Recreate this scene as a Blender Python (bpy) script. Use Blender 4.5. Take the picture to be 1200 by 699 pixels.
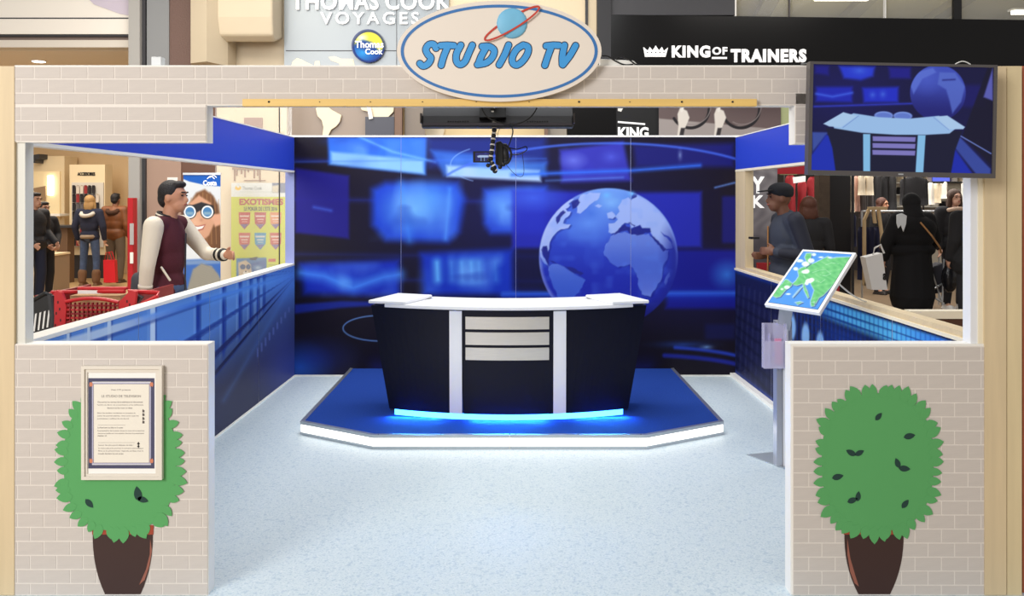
import bpy, bmesh, math, random
import numpy as np
from mathutils import Vector, Matrix, noise
random.seed(7)
for o in list(bpy.data.objects): bpy.data.objects.remove(o)
SC = bpy.context.scene
COL = SC.collection
PI = math.pi
# ------------------------------------------------------------------ camera
CAMZ, F, VX, VY = 1.6, 1000.0, 600.0, 230.0      # eye height, focal length in pixels, vanishing point
cd = bpy.data.cameras.new('camera'); cam = bpy.data.objects.new('camera', cd); COL.objects.link(cam)
cam.location = (0, 0, CAMZ); cam.rotation_euler = (PI/2, 0, 0)
cd.sensor_width = 36; cd.lens = 36*F/1200; cd.shift_y = -(349.5-VY)/1200
cd.clip_start = .05; cd.clip_end = 200
SC.camera = cam
# ------------------------------------------------------------------ world, lights, exposure
w = bpy.data.worlds.new('world'); SC.world = w; w.use_nodes = True
bg = w.node_tree.nodes['Background']; bg.inputs[0].default_value = (1, .965, .92, 1); bg.inputs[1].default_value = .42
def area(name, loc, size, power, col=(1, 1, 1), target=None, sy=None):
    l = bpy.data.lights.new(name, 'AREA'); l.energy = power; l.color = col; l.size = size
    if sy: l.shape = 'RECTANGLE'; l.size_y = sy
    o = bpy.data.objects.new(name, l); COL.objects.link(o); o.location = loc
    d = (Vector(target) if target else Vector(loc)-Vector((0, 0, 1)))-Vector(loc)
    o.rotation_euler = d.to_track_quat('-Z', 'Y').to_euler()
    return o
area('fill_front', (-4.6, -3.2, 3.8), 3.0, 415, (1, .975, .955), (.3, 5.6, .8))  # unseen fill lamp added for flash-like frontal light, stronger on the left
area('mall_light_booth', (0, 5.6, 4.6), 3.4, 105, (.92, .96, 1), None, 3.0)
area('mall_light_left', (-3.4, 7.2, 4.6), 2.0, 95, (1, .93, .82))
area('mall_light_right', (3.6, 7.2, 4.6), 2.0, 40, (1, .95, .88))
area('shop_light_left', (-7.5, 14, 3.2), 3.5, 150, (1, .91, .78))
area('shop_light_right', (5.5, 13.6, 2.95), 3.5, 190, (1, .95, .88))
area('facade_light', (-1, 7.9, 5.2), 5, 105, (1, .95, .88), (-1, 10.5, 3))
area('ceiling_fill_right', (6, 13, 4.2), 4, 120, (1, .93, .7), (7, 16, 5.2))  # unseen lamp added under the ceiling to brighten it from below
vs = SC.view_settings
SC.display_settings.display_device = 'sRGB'
vs.view_transform = 'Standard'; vs.look = 'None'; vs.exposure = 0.25; vs.gamma = 1; vs.use_curve_mapping = False
SC.cycles.max_bounces = 8; SC.cycles.transparent_max_bounces = 16
# ------------------------------------------------------------------ helpers
def P(px, py, Y): return Vector(((px-VX)/F*Y, Y, CAMZ-(py-VY)/F*Y))
def lin(c):
    c = np.asarray(c, float)/255.
    return np.where(c <= .04045, c/12.92, ((c+.055)/1.055)**2.4)
MATS = {}
def mat(name, rgb, rough=.6, metal=0., var=0., vscale=8., bump=0., bscale=60., emit=0., alpha=1., trans=0., spec=.5, stretch=None, attr=None, ior=1.45):
    if name in MATS: return MATS[name]
    m = bpy.data.materials.new(name); m.use_nodes = True; nt = m.node_tree; N = nt.nodes; L = nt.links
    b = N['Principled BSDF']; c = tuple(lin(rgb))+(1,)
    b.inputs['Base Color'].default_value = c; b.inputs['Roughness'].default_value = rough
    b.inputs['Metallic'].default_value = metal; b.inputs['Specular IOR Level'].default_value = spec
    b.inputs['IOR'].default_value = ior
    if trans: b.inputs['Transmission Weight'].default_value = trans
    if alpha < 1: b.inputs['Alpha'].default_value = alpha
    src = None
    if attr:
        a = N.new('ShaderNodeAttribute'); a.attribute_name = attr; src = a.outputs['Color']
        L.new(src, b.inputs['Base Color'])
    if var or bump:
        tc = N.new('ShaderNodeTexCoord'); mp = N.new('ShaderNodeMapping'); L.new(tc.outputs['Object'], mp.inputs[0])
        if stretch: mp.inputs['Scale'].default_value = stretch
        if var and not attr:
            n = N.new('ShaderNodeTexNoise'); n.inputs['Scale'].default_value = vscale; n.inputs['Detail'].default_value = 5
            L.new(mp.outputs[0], n.inputs[0])
            r = N.new('ShaderNodeMapRange'); r.inputs[1].default_value = .3; r.inputs[2].default_value = .7
            r.inputs[3].default_value = 1-var; r.inputs[4].default_value = 1+var; L.new(n.outputs[0], r.inputs[0])
            v = N.new('ShaderNodeVectorMath'); v.operation = 'SCALE'; v.inputs[0].default_value = c[:3]; L.new(r.outputs[0], v.inputs['Scale'])
            L.new(v.outputs[0], b.inputs['Base Color'])
        if bump:
            n2 = N.new('ShaderNodeTexNoise'); n2.inputs['Scale'].default_value = bscale; n2.inputs['Detail'].default_value = 3
            L.new(mp.outputs[0], n2.inputs[0])
            bp = N.new('ShaderNodeBump'); bp.inputs['Strength'].default_value = bump; bp.inputs['Distance'].default_value = .01
            L.new(n2.outputs[0], bp.inputs['Height']); L.new(bp.outputs[0], b.inputs['Normal'])
    if emit:
        b.inputs['Emission Strength'].default_value = emit
        if attr:
            L.new(src, b.inputs['Emission Color'])
            for l_ in list(b.inputs['Base Color'].links): L.remove(l_)
            b.inputs['Base Color'].default_value = (.01, .01, .012, 1)
        else: b.inputs['Emission Color'].default_value = c
    MATS[name] = m; return m
class MB:
    def __init__(s): s.bm = bmesh.new()
    def box(s, x0, x1, y0, y1, z0, z1):
        r = bmesh.ops.create_cube(s.bm, size=1)
        for v in r['verts']:
            v.co = Vector(((x0+x1)/2+v.co.x*(x1-x0), (y0+y1)/2+v.co.y*(y1-y0), (z0+z1)/2+v.co.z*(z1-z0)))
        return s
    def pbox(s, a, b, c, d, Y, dep):     # picture rectangle a,b - c,d standing at depth Y, dep thick
        p, q = P(a, b, Y), P(c, d, Y)
        return s.box(min(p.x, q.x), max(p.x, q.x), Y, Y+dep, min(p.z, q.z), max(p.z, q.z))
    def prism(s, pts, vec):              # 3-D polygon pushed along vec
        vec = Vector(vec); pts = [Vector(p) for p in pts]
        a = [s.bm.verts.new(p) for p in pts]; b = [s.bm.verts.new(p+vec) for p in pts]
        n = len(pts)
        s.bm.faces.new(a); s.bm.faces.new(b[::-1])
        for i in range(n): s.bm.faces.new((a[i], a[(i+1) % n], b[(i+1) % n], b[i])[::-1])
        bmesh.ops.recalc_face_normals(s.bm, faces=s.bm.faces)
        return s
    def pprism(s, pts, Y, dep): return s.prism([P(x, y, Y) for x, y in pts], (0, dep, 0))
    def cone(s, a, b, ra, rb, seg=12):
        a, b = Vector(a), Vector(b); d = b-a
        if d.length < 1e-6: return s
        M = Matrix.Translation((a+b)/2) @ d.to_track_quat('Z', 'Y').to_matrix().to_4x4()
        bmesh.ops.create_cone(s.bm, cap_ends=True, segments=seg, radius1=ra, radius2=rb, depth=d.length, matrix=M); return s
    def cyl(s, a, b, r, seg=12): return s.cone(a, b, r, r, seg)
    def ball(s, c, r, sub=2, rot=None):
        if not hasattr(r, '__len__'): r = (r, r, r)
        M = Matrix.Translation(Vector(c))
        if rot is not None: M = M @ rot.to_4x4()
        bmesh.ops.create_icosphere(s.bm, subdivisions=sub, radius=1, matrix=M @ Matrix.Diagonal((*r, 1))); return s
    def cap(s, a, b, ra, rb=None, sub=2):
        rb = ra if rb is None else rb
        s.ball(a, ra, sub); s.ball(b, rb, sub); s.cone(a, b, ra, rb, 14); return s
    def caps(s, pts, rs):
        for i in range(len(pts)-1): s.cap(pts[i], pts[i+1], rs[i], rs[i+1])
        return s
    def tube(s, pts, r, seg=8, closed=False):
        pts = [Vector(p) for p in pts]; n = len(pts); rings = []
        up = Vector((0, 0, 1))
        for i, p in enumerate(pts):
            if closed: t = pts[(i+1) % n]-pts[i-1]
            else: t = pts[min(i+1, n-1)]-pts[max(i-1, 0)]
            t.normalize()
            u = up if abs(t.dot(up)) < .95 else Vector((1, 0, 0))
            a = t.cross(u).normalized(); b = t.cross(a)
            rr = r[i] if hasattr(r, '__len__') else r
            rings.append([s.bm.verts.new(p+(a*math.cos(k/seg*2*PI)+b*math.sin(k/seg*2*PI))*rr) for k in range(seg)])
        for i in range(n if closed else n-1):
            A, B = rings[i], rings[(i+1) % n]
            for k in range(seg): s.bm.faces.new((A[k], A[(k+1) % seg], B[(k+1) % seg], B[k]))
        if not closed:
            s.bm.faces.new(rings[0][::-1]); s.bm.faces.new(rings[-1])
        return s
    def loft(s, A, B, C, D):             # closed solid between four equal rows of points (front low, front top, back top, back low)
        rows = [[s.bm.verts.new(p) for p in R] for R in (A, B, C, D)]; n = len(A)
        for k in range(4):
            R, S = rows[k], rows[(k+1) % 4]
            for i in range(n-1): s.bm.faces.new((R[i], R[i+1], S[i+1], S[i]))
        s.bm.faces.new([r[0] for r in rows]); s.bm.faces.new([r[-1] for r in rows][::-1])
        bmesh.ops.recalc_face_normals(s.bm, faces=s.bm.faces)
        return s
    def bevel(s, w, seg=2):
        bmesh.ops.remove_doubles(s.bm, verts=s.bm.verts, dist=1e-6)
        bmesh.ops.bevel(s.bm, geom=[e for e in s.bm.edges if e.is_manifold and e.calc_face_angle(0) > .5], offset=w, segments=seg, profile=.5, affect='EDGES'); return s
ORG = {}
def org(o):
    while o is not None and o.name not in ORG: o = o.parent
    return ORG[o.name] if o is not None else Vector((0, 0, 0))
def thing(name, label, cat, loc=(0, 0, 0), rotz=0, group=None):
    o = bpy.data.objects.new(name, None); COL.objects.link(o); o.empty_display_size = .1
    o.location = loc; o.rotation_euler = (0, 0, rotz); ORG[o.name] = Vector(loc)
    return tag(o, label, cat, group)
def tag(o, label=None, cat=None, group=None, kind=None):
    if label: o['label'] = label
    if cat: o['category'] = cat
    if group: o['group'] = group
    if kind: o['kind'] = kind
    return o
def link(name, me, m, parent=None, local=False, smooth=False):
    o = bpy.data.objects.new(name, me); COL.objects.link(o)
    if m is not None: me.materials.append(m)
    if parent is not None:
        o.parent = parent
        if not local:
            me.transform(Matrix.Translation(-org(parent)))
    if smooth:
        for p in me.polygons: p.use_smooth = True
    return o
def obj(name, mb, m, parent=None, local=False, smooth=False, label=None):
    me = bpy.data.meshes.new(name); mb.bm.to_mesh(me); mb.bm.free()
    o = link(name, me, m, parent, local, smooth)
    if parent is None and not local and len(me.vertices):     # put a top-level mesh's origin at its base
        co = [v.co for v in me.vertices]
        c = Vector(((min(v.x for v in co)+max(v.x for v in co))/2, (min(v.y for v in co)+max(v.y for v in co))/2, min(v.z for v in co)))
        me.transform(Matrix.Translation(-c)); o.location = c; ORG[o.name] = c
    if label: o['label'] = label
    return o
def struct(name, mb, m): return tag(obj(name, mb, m), kind='structure')
def copy_tree(o, parent=None):
    c = o.copy(); COL.objects.link(c); c.parent = parent
    for ch in list(o.children): copy_tree(ch, c)
    return c
def text(name, s, box, m, parent=None, bold=0., ext=.002, M=None, local=False, shear=0., space=1.):
    """words fitted to box = (x0, z0, x1, z1, y): flat in the XZ plane facing -Y, or placed by M"""
    cu = bpy.data.curves.new('t', 'FONT'); cu.body = s; cu.offset = bold; cu.extrude = .01; cu.shear = shear; cu.space_character = space
    cu.resolution_u = 3
    to = bpy.data.objects.new('t', cu); COL.objects.link(to)
    dg = bpy.context.evaluated_depsgraph_get(); me = bpy.data.meshes.new_from_object(to.evaluated_get(dg))
    bpy.data.objects.remove(to); bpy.data.curves.remove(cu)
    n = len(me.vertices); co = np.empty(n*3); me.vertices.foreach_get('co', co); co = co.reshape(n, 3)
    x0, z0, x1, z1, y = box; mn, mx = co.min(0), co.max(0)
    out = np.empty_like(co)
    out[:, 0] = x0+(co[:, 0]-mn[0])/(mx[0]-mn[0])*(x1-x0)
    out[:, 2] = z0+(co[:, 1]-mn[1])/(mx[1]-mn[1])*(z1-z0)
    out[:, 1] = y-(co[:, 2]-mn[2])/(mx[2]-mn[2])*ext
    me.vertices.foreach_set('co', out.ravel())
    if M is not None: me.transform(M)
    me.name = name
    return link(name, me, m, parent, local)
def ptext(name, s, a, b, c, d, Y, m, parent=None, **k):
    p, q = P(a, d, Y), P(c, b, Y)
    return text(name, s, (p.x, p.z, q.x, q.z, Y), m, parent, **k)
# ------------------------------------------------------------------ printing colours onto fine grids
def sst(e0, e1, x):
    t = np.clip((x-e0)/(e1-e0+1e-9), 0, 1); return t*t*(3-2*t)
_nz = np.random.RandomState(3).rand(64, 64)
def vnoise(X, Y, sx, sy, o=0):
    x, y = X/sx+o*7.3, Y/sy+o*3.1; xi, yi = np.floor(x).astype(int), np.floor(y).astype(int); fx, fy = x-xi, y-yi; fx = fx*fx*(3-2*fx); fy = fy*fy*(3-2*fy)
    g = lambda a, b: _nz[a % 64, b % 64]
    return (g(xi, yi)*(1-fx)+g(xi+1, yi)*fx)*(1-fy)+(g(xi, yi+1)*(1-fx)+g(xi+1, yi+1)*fx)*fy
class Paint:
    def __init__(s, X, Y, base): s.X, s.Y = X, Y; s.c = np.tile(np.asarray(base, float), (X.size, 1))
    def mix(s, a, col):
        a = a[:, None]; s.c = s.c*(1-a)+np.asarray(col, float)*a
    def add(s, a, col): s.c = np.clip(s.c+a[:, None]*np.asarray(col, float), 0, 255)
    def rect(s, x0, y0, x1, y1, col, soft=3, a=1.):
        dx = np.minimum(s.X-x0, x1-s.X); dy = np.minimum(s.Y-y0, y1-s.Y)
        s.mix(a*sst(-soft, soft, dx)*sst(-soft, soft, dy), col)
    def blob(s, cx, cy, rx, ry, col, a=1., p=2., add=False):
        d = np.sqrt(((s.X-cx)/rx)**2+((s.Y-cy)/ry)**2); k = a*np.clip(1-d, 0, 1)**p
        (s.add if add else s.mix)(k, col)
    def disc(s, cx, cy, rx, ry, col, soft=1., a=1.):
        d = (np.sqrt(((s.X-cx)/rx)**2+((s.Y-cy)/ry)**2)-1)*min(rx, ry); s.mix(a*(1-sst(-soft/2, soft/2, d)), col)
    def dist(s, pts, closed):
        D = np.full(s.X.size, 1e9); n = len(pts)
        for i in range(n if closed else n-1):
            (ax, ay), (bx, by) = pts[i], pts[(i+1) % n]; dx, dy = bx-ax, by-ay; L = dx*dx+dy*dy+1e-9
            t = np.clip(((s.X-ax)*dx+(s.Y-ay)*dy)/L, 0, 1)
            D = np.minimum(D, np.hypot(s.X-ax-t*dx, s.Y-ay-t*dy))
        return D
    def line(s, pts, w, col, a=1., soft=1.): s.mix(a*(1-sst(w/2-soft/2, w/2+soft/2, s.dist(pts, False))), col)
    def glow(s, pts, w, col, a=1., p=2.): s.mix(a*np.clip(1-s.dist(pts, False)/w, 0, 1)**p, col)
    def mask(s, pts, soft=1.):
        ins = np.zeros(s.X.size, bool); n = len(pts)
        for i in range(n):
            (ax, ay), (bx, by) = pts[i], pts[(i+1) % n]
            if ay == by: continue
            c = ((ay > s.Y) != (by > s.Y)) & (s.X < (bx-ax)*(s.Y-ay)/(by-ay)+ax); ins ^= c
        D = s.dist(pts, True); D = np.where(ins, D, -D)
        return sst(-soft, soft, D)
    def poly(s, pts, col, soft=1., a=1.): s.mix(a*s.mask(pts, soft), col)
    def ell(s, cx, cy, rx, ry, w, col, a=1., t0=0, t1=360, soft=1., n=40):
        t = np.radians(np.linspace(t0, t1, n)); s.line([(cx+rx*math.cos(k), cy+ry*math.sin(k)) for k in t], w, col, a, soft)
def grid(name, p00, p10, p01, p11, nx, ny, paint, m, parent=None, K=1., keep=None, uv=None):
    """bilinear grid; paint(X, Y, u, v) gets the picture-plane coordinates of each vertex and returns sRGB"""
    p00, p10, p01, p11 = [np.array(p, float) for p in (p00, p10, p01, p11)]
    u, v = np.meshgrid(np.linspace(0, 1, nx+1), np.linspace(0, 1, ny+1)); u = u.ravel(); v = v.ravel()
    co = (p00*((1-u)*(1-v))[:, None]+p10*(u*(1-v))[:, None]+p01*((1-u)*v)[:, None]+p11*(u*v)[:, None])
    X = VX+co[:, 0]/co[:, 1]*F; Y = VY-(co[:, 2]-CAMZ)/co[:, 1]*F
    c = lin(np.clip(paint(X, Y, u, v), 0, 255))*K
    i = np.arange(nx*ny); a = (i//nx)*(nx+1)+i % nx
    q = np.stack([a, a+nx+1, a+nx+2, a+1], 1)
    if keep is not None:
        k = keep(u, v); q = q[k[q].all(1)]
    me = bpy.data.meshes.new(name); me.vertices.add(len(co)); me.vertices.foreach_set('co', co.ravel())
    me.loops.add(q.size); me.loops.foreach_set('vertex_index', q.ravel().astype(np.int32))
    me.polygons.add(len(q)); me.polygons.foreach_set('loop_start', (np.arange(len(q))*4).astype(np.int32))
    me.update(calc_edges=True)
    at = me.color_attributes.new('print', 'FLOAT_COLOR', 'POINT')
    at.data.foreach_set('color', np.concatenate([c, np.ones((len(c), 1))], 1).ravel().astype(np.float32))
    return link(name, me, m, parent)
M_print = mat('printed_foil', (255, 255, 255), rough=.5, attr='print', spec=.2)
M_wood = mat('light_wood', (212, 192, 156), rough=.55, var=.06, vscale=3, stretch=(9, 9, .6))
M_yel = mat('yellow_batten', (226, 190, 112), rough=.5, var=.05, vscale=4, stretch=(.5, 6, 9))
M_mort = mat('mortar_print', (226, 219, 211), rough=.7)
M_brick = mat('brick_print', (201, 193, 186), rough=.75, var=.03, vscale=260, stretch=(.05, 1, 1))
M_white = mat('white_paint', (238, 236, 230), rough=.5)
M_alu = mat('aluminium', (200, 204, 208), rough=.32, metal=.85, var=.03, vscale=30)
M_black = mat('black_plastic', (18, 18, 20), rough=.4)
M_steel = mat('brushed_steel', (222, 216, 208), rough=.38, metal=.75, var=.04, vscale=40, stretch=(.2, 1, 8))
M_dark = mat('dark_grey', (52, 52, 56), rough=.5)
M_lam = mat('white_laminate', (240, 241, 244), rough=.3)
M_head = mat('royal_blue_foil', (38, 66, 196), rough=.45)
M_glass = mat('clear_glass', (255, 255, 255), rough=.02, alpha=.12, spec=.6)
# ================================================================== large structure: floors and the booth's walls
YF, YB = 3.42, 7.58
def wl(Y): return -2.0+.0155*(Y-3.4)      # inner face of the left wall
def wr(Y): return 2.03-.0105*(Y-3.4)      # inner face of the right wall
struct('floor', MB().box(-14, 14, -3, 26, -.05, -.012), mat('mall_floor_tile', (186, 168, 142), rough=.35, var=.06, vscale=2))
fm = mat('speckled_vinyl', (196, 212, 222), rough=.42)
nt = fm.node_tree; N = nt.nodes; L = nt.links; b = N['Principled BSDF']
tc = N.new('ShaderNodeTexCoord')
mixs = []
prev = None
for sc_, lo, hi, col in ((105, .55, .65, (176, 195, 208)), (130, .57, .67, (216, 225, 230)), (50, .58, .68, (178, 197, 210))):
    n = N.new('ShaderNodeTexNoise'); n.inputs['Scale'].default_value = sc_; n.inputs['Detail'].default_value = 2; L.new(tc.outputs['Object'], n.inputs[0])
    r = N.new('ShaderNodeMapRange'); r.inputs[1].default_value = lo; r.inputs[2].default_value = hi; L.new(n.outputs[0], r.inputs[0])
    x = N.new('ShaderNodeMix'); x.data_type = 'RGBA'; L.new(r.outputs[0], x.inputs[0])
    if prev is None: x.inputs[6].default_value = tuple(lin((201, 215, 222)))+(1,)
    else: L.new(prev, x.inputs[6])
    x.inputs[7].default_value = tuple(lin(col))+(1,); prev = x.outputs[2]
L.new(prev, b.inputs['Base Color'])
struct('floor_booth', MB().prism([(-2.13, 3.2, -.012), (2.13, 3.2, -.012), (2.1, 7.7, -.012), (-2.08, 7.7, -.012)], (0, 0, .012)), fm)

# --- front walls with their printed bricks
def bricks(parent, holes, rows, x0, x1, offs, pitch=31.3, seams=(), Y=YF):
    """rows = list of (y_top, y_bottom); holes(x, y) tells where a brick centre may not stand"""
    g = .7; cache = {}
    for k, (ya, yb) in enumerate(rows):
        o = offs[k % 2]; xs = [x0]
        t = o
        while t < x0+3: t += pitch
        while t < x1-3: xs.append(t); t += pitch
        xs.append(x1)
        for sx in seams: xs = sorted([q for q in xs if abs(q-sx) > 6 or q in (x0, x1)]+[sx])
        for a, c in zip(xs[:-1], xs[1:]):
            lim = holes(a, c, ya, yb)
            if lim is None: continue
            a2, c2 = lim
            if c2-a2 < 3 or yb-ya < 3: continue
            g0 = g if a2 > x0+.1 else 0; g1 = g if c2 < x1-.1 else 0
            key = (round(c2-a2-g0-g1, 2), round(yb-ya, 2))
            wd = key[0]/F*Y; ht = (yb-ya-2*g)/F*Y
            if key not in cache:
                mb = MB(); mb.box(0, wd, -.0012, .0005, -ht, 0)
                me = bpy.data.meshes.new('brick'); mb.bm.to_mesh(me); mb.bm.free(); me.materials.append(M_brick); cache[key] = me
            o_ = bpy.data.objects.new('brick', cache[key]); COL.objects.link(o_); o_.parent = parent
            o_.location = P(a2+g0, ya+g, Y)-org(parent)
fl = struct('wall_front_left', MB().pbox(17, 403.8, 243.5, 698, YF, .072), M_mort)
obj('edge_board', MB().pbox(17.2, 403.2, 244.5, 698, YF+.003, .069), M_white, fl)
nohole = lambda a, c, y0, y1: (a, c)
bricks(fl, nohole, [(404.5+16.45*k, min(404.5+16.45*(k+1), 697.5)) for k in range(18)], 17, 243, (20.5, 35.5), 31.0)
fr = struct('wall_front_right', MB().pbox(929, 405.8, 1153.5, 698, YF, .072), M_mort)
obj('edge_board', MB().pbox(926.5, 403.2, 1153.7, 698, YF+.003, .069), M_white, fr)
bricks(fr, nohole, [(406.5+16.45*k, min(406.5+16.45*(k+1), 697.5)) for k in range(18)], 930, 1153, (931.8, 947.5), 31.1)
up_poly = [(17, 77.5), (1153, 77.5), (1153, 168), (932, 168), (932, 123), (241.5, 123), (241.5, 166), (17, 166)]
fu = struct('wall_front_top', MB().pprism(up_poly, YF, .072), M_mort)
obj('edge_board', MB().pprism([(17, 76.6), (1153.5, 76.6), (1153.5, 169), (931, 169), (931, 124), (242.5, 124), (242.5, 167), (17, 167)], YF+.003, .069), M_white, fu)
def uph(a, c, y0, y1):
    if y1 > 124:
        if a < 241.5: return (a, min(c, 241))
        if c > 932: return (max(a, 932.5), c)
        return None
    return (a, c)
bricks(fu, uph, [(78, 92.6), (92.6, 109), (109, 122.6)], 17.2, 1153, (40, 25), 31.4, seams=(242, 447, 748))
bricks(fu, uph, [(125, 141.6), (141.6, 158)], 17.2, 241, (24, 39.5), 31.4)
bricks(fu, uph, [(158, 165.6)], 17.2, 241, (24,), 31.4)
bricks(fu, uph, [(109, 125), (125, 141.6), (141.6, 158), (158, 167.5)], 932.5, 1153, (934, 950), 31.4)
# posts and jambs of the front frame
def sb(nm, *a, m=M_wood): return struct(nm, MB().pbox(*a), m)
sb('trim_1', -90, 77.5, 16.6, 698, YF-.004, .09)
sb('trim_2', 1154, 77.5, 1179.5, 698, YF-.004, .09)
sb('trim_3', 1180.3, 77.5, 1197.5, 698, YF, .09, m=mat('pale_wood_plank', (216, 198, 158), rough=.55, var=.05, vscale=3, stretch=(9, 9, .6)))
sb('trim_4', 1198.4, 77.5, 1290, 698, YF+.02, .09, m=mat('red_brick_tone', (176, 96, 66), rough=.7, var=.1, vscale=20))
sb('trim_5', 17.5, 166.5, 29.5, 403, YF+.01, .06, m=mat('grey_white_jamb', (214, 213, 204), rough=.5))
sb('trim_6', 1137.5, 168, 1146, 403, YF+.012, .06, m=mat('cool_white_jamb', (226, 228, 232), rough=.5))
sb('trim_7', 1146.6, 168, 1153, 403, YF+.006, .06, m=mat('cream_jamb', (236, 226, 200), rough=.5))
# --- left wall
def side(nm, f, t, z0, z1, m, ya=3.5, yb=YB):
    return MB().prism([(f(ya), ya, z0), (f(yb), yb, z0), (f(yb)+t, yb, z0), (f(ya)+t, ya, z0)], (0, 0, z1-z0))
W0 = (238, 238, 232)
wL = struct('wall_left', side('', wl, -.085, 0, .985, M_white), M_white)
obj('sill', side('', lambda Y: wl(Y)+.004, -.093, .985, 1.003, M_white), M_white, wL)
struct('wall_left_header', side('', wl, -.06, 1.826, 2.12, M_head), M_head)
obj('lower_edge', side('', lambda Y: wl(Y)+.003, -.066, 1.81, 1.826, M_white), M_white, bpy.data.objects['wall_left_header'])
obj('upper_edge', side('', lambda Y: wl(Y)+.003, -.066, 2.12, 2.128, M_white), M_white, bpy.data.objects['wall_left_header'])
struct('baseboard_left', MB().prism([(wl(3.5), 3.5, 0), (wl(YB), YB, 0), (wl(YB)+.012, YB, 0), (wl(3.5)+.012, 3.5, 0)], (0, 0, .012)), M_white)
def paint_left(X, Y, u, v):
    p = Paint(X, Y, (84, 132, 210)); C = (352., 318.)
    # broad tone: pale and bright to the left, deep blue at the lower right
    t = np.clip((Y-(C[1]+(C[0]-X)*.62))/80, 0, 1); p.mix(.95*t**.7, (46, 46, 74))
    p.mix(.5*sst(330, 250, X)*sst(.0, .9, 1-t)*.6, (104, 150, 222))
    # the panel lattice: verticals and lines that converge on the far end
    ang = (Y-C[1])/np.maximum(C[0]-X, 1.)
    for xv, wv in ((80, 3), (104, 3), (128, 4), (179, 5.5), (232, 3.5), (262, 2.6), (281, 2.0), (293.5, 1.4), (302, 1.1), (309, .9)):
        k = (1-sst(wv/2-.4, wv/2+.9, np.abs(X-xv)))*sst(1.25, .95, ang)
        p.mix(k*.96, (200, 219, 242) if xv < 200 else (32, 58, 150))
        p.mix((1-sst(.3, 1.5, np.abs(X-xv-wv/2-1.2)))*.55*sst(1.2, .9, ang), (26, 50, 132))
        p.mix((1-sst(.3, 1.5, np.abs(X-xv+wv/2+2.6)))*.35*sst(1.2, .9, ang), (150, 186, 232))
    for av, wv, c in ((.02, .018, (34, 60, 160)), (.145, .02, (206, 222, 240)), (.31, .035, (200, 218, 240)), (.62, .04, (30, 48, 132)), (.98, .06, (34, 40, 96)), (1.2, .05, (28, 30, 70))):
        far = sst(120, 250, X) if c[0] > 150 else 0*X
        cc = np.array(c)[None, :]*(1-far[:, None])+np.array((40, 84, 190))[None, :]*far[:, None]
        a = ((1-sst(wv*.45, wv*.8, np.abs(ang-av)))*.85)[:, None]; p.c = p.c*(1-a)+cc*a
        p.mix((1-sst(.004, .016, np.abs(ang-av-wv*.9)))*.5, (24, 44, 128))
    # rays of light from the far end
    for (x1, y1), wd, a in (((170, 372), 9, .5), ((215, 400), 8, .25), ((248, 352), 12, .6), ((262, 470), 7, .22)):
        p.glow([(350, 320), (x1, y1)], wd, (96, 160, 246), a)
    p.blob(346, 335, 40, 34, (90, 160, 250), .75, 1.4)
    # lit slots climbing the dark band
    for k in range(9):
        x = 302+k*4.6; y = 414-k*6.3
        p.rect(x-1, y-6+k*.3, x+1, y+5-k*.3, (110, 130, 196), .8, .6)
    p.blob(345, 430, 60, 60, (50, 62, 150), .7, 1)
    p.mix(.25*sst(300, 345, X), (70, 90, 190))
    return p.c
nseg = [3.5, 4.52, 5.54, 6.56, YB]
for k in range(4):
    a, c = nseg[k]+.002, nseg[k+1]-.002
    pn = obj('panel', side('', lambda Y: wl(Y)+.003, -.003, .002, .984, M_white, a, c), M_lam, wL)
    grid('mural_print', (wl(a)+.0042, a, .002), (wl(c)+.0042, c, .002), (wl(a)+.0042, a, .984), (wl(c)+.0042, c, .984), 130, 130, paint_left, M_print, pn)
# --- right wall
wR = struct('wall_right', side('', wr, .07, 0, .945, M_white), M_white)
obj('sill', side('', lambda Y: wr(Y)-.012, .09, .945, .962, M_wood), mat('cream_sill', (238, 228, 204), rough=.5), wR)
obj('sill_cap', side('', lambda Y: wr(Y)+.002, .076, .962, .99, M_wood), M_wood, wR)
obj('rear_jamb', side('', wr, .07, .99, 1.826, M_wood, 7.28, YB), M_wood, wR)
hR = struct('wall_right_header', side('', wr, .06, 1.835, 2.12, M_head), M_head)
obj('lower_edge', side('', lambda Y: wr(Y)-.003, .07, 1.815, 1.835, M_wood), mat('cream_sill', 0), hR)
obj('upper_edge', side('', lambda Y: wr(Y)-.003, .066, 2.12, 2.128, M_white), M_white, hR)
struct('baseboard_right', MB().prism([(wr(3.5), 3.5, 0), (wr(YB), YB, 0), (wr(YB)-.05, YB, 0), (wr(3.5)-.05, 3.5, 0)], (0, 0, .03)), M_white)
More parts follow.
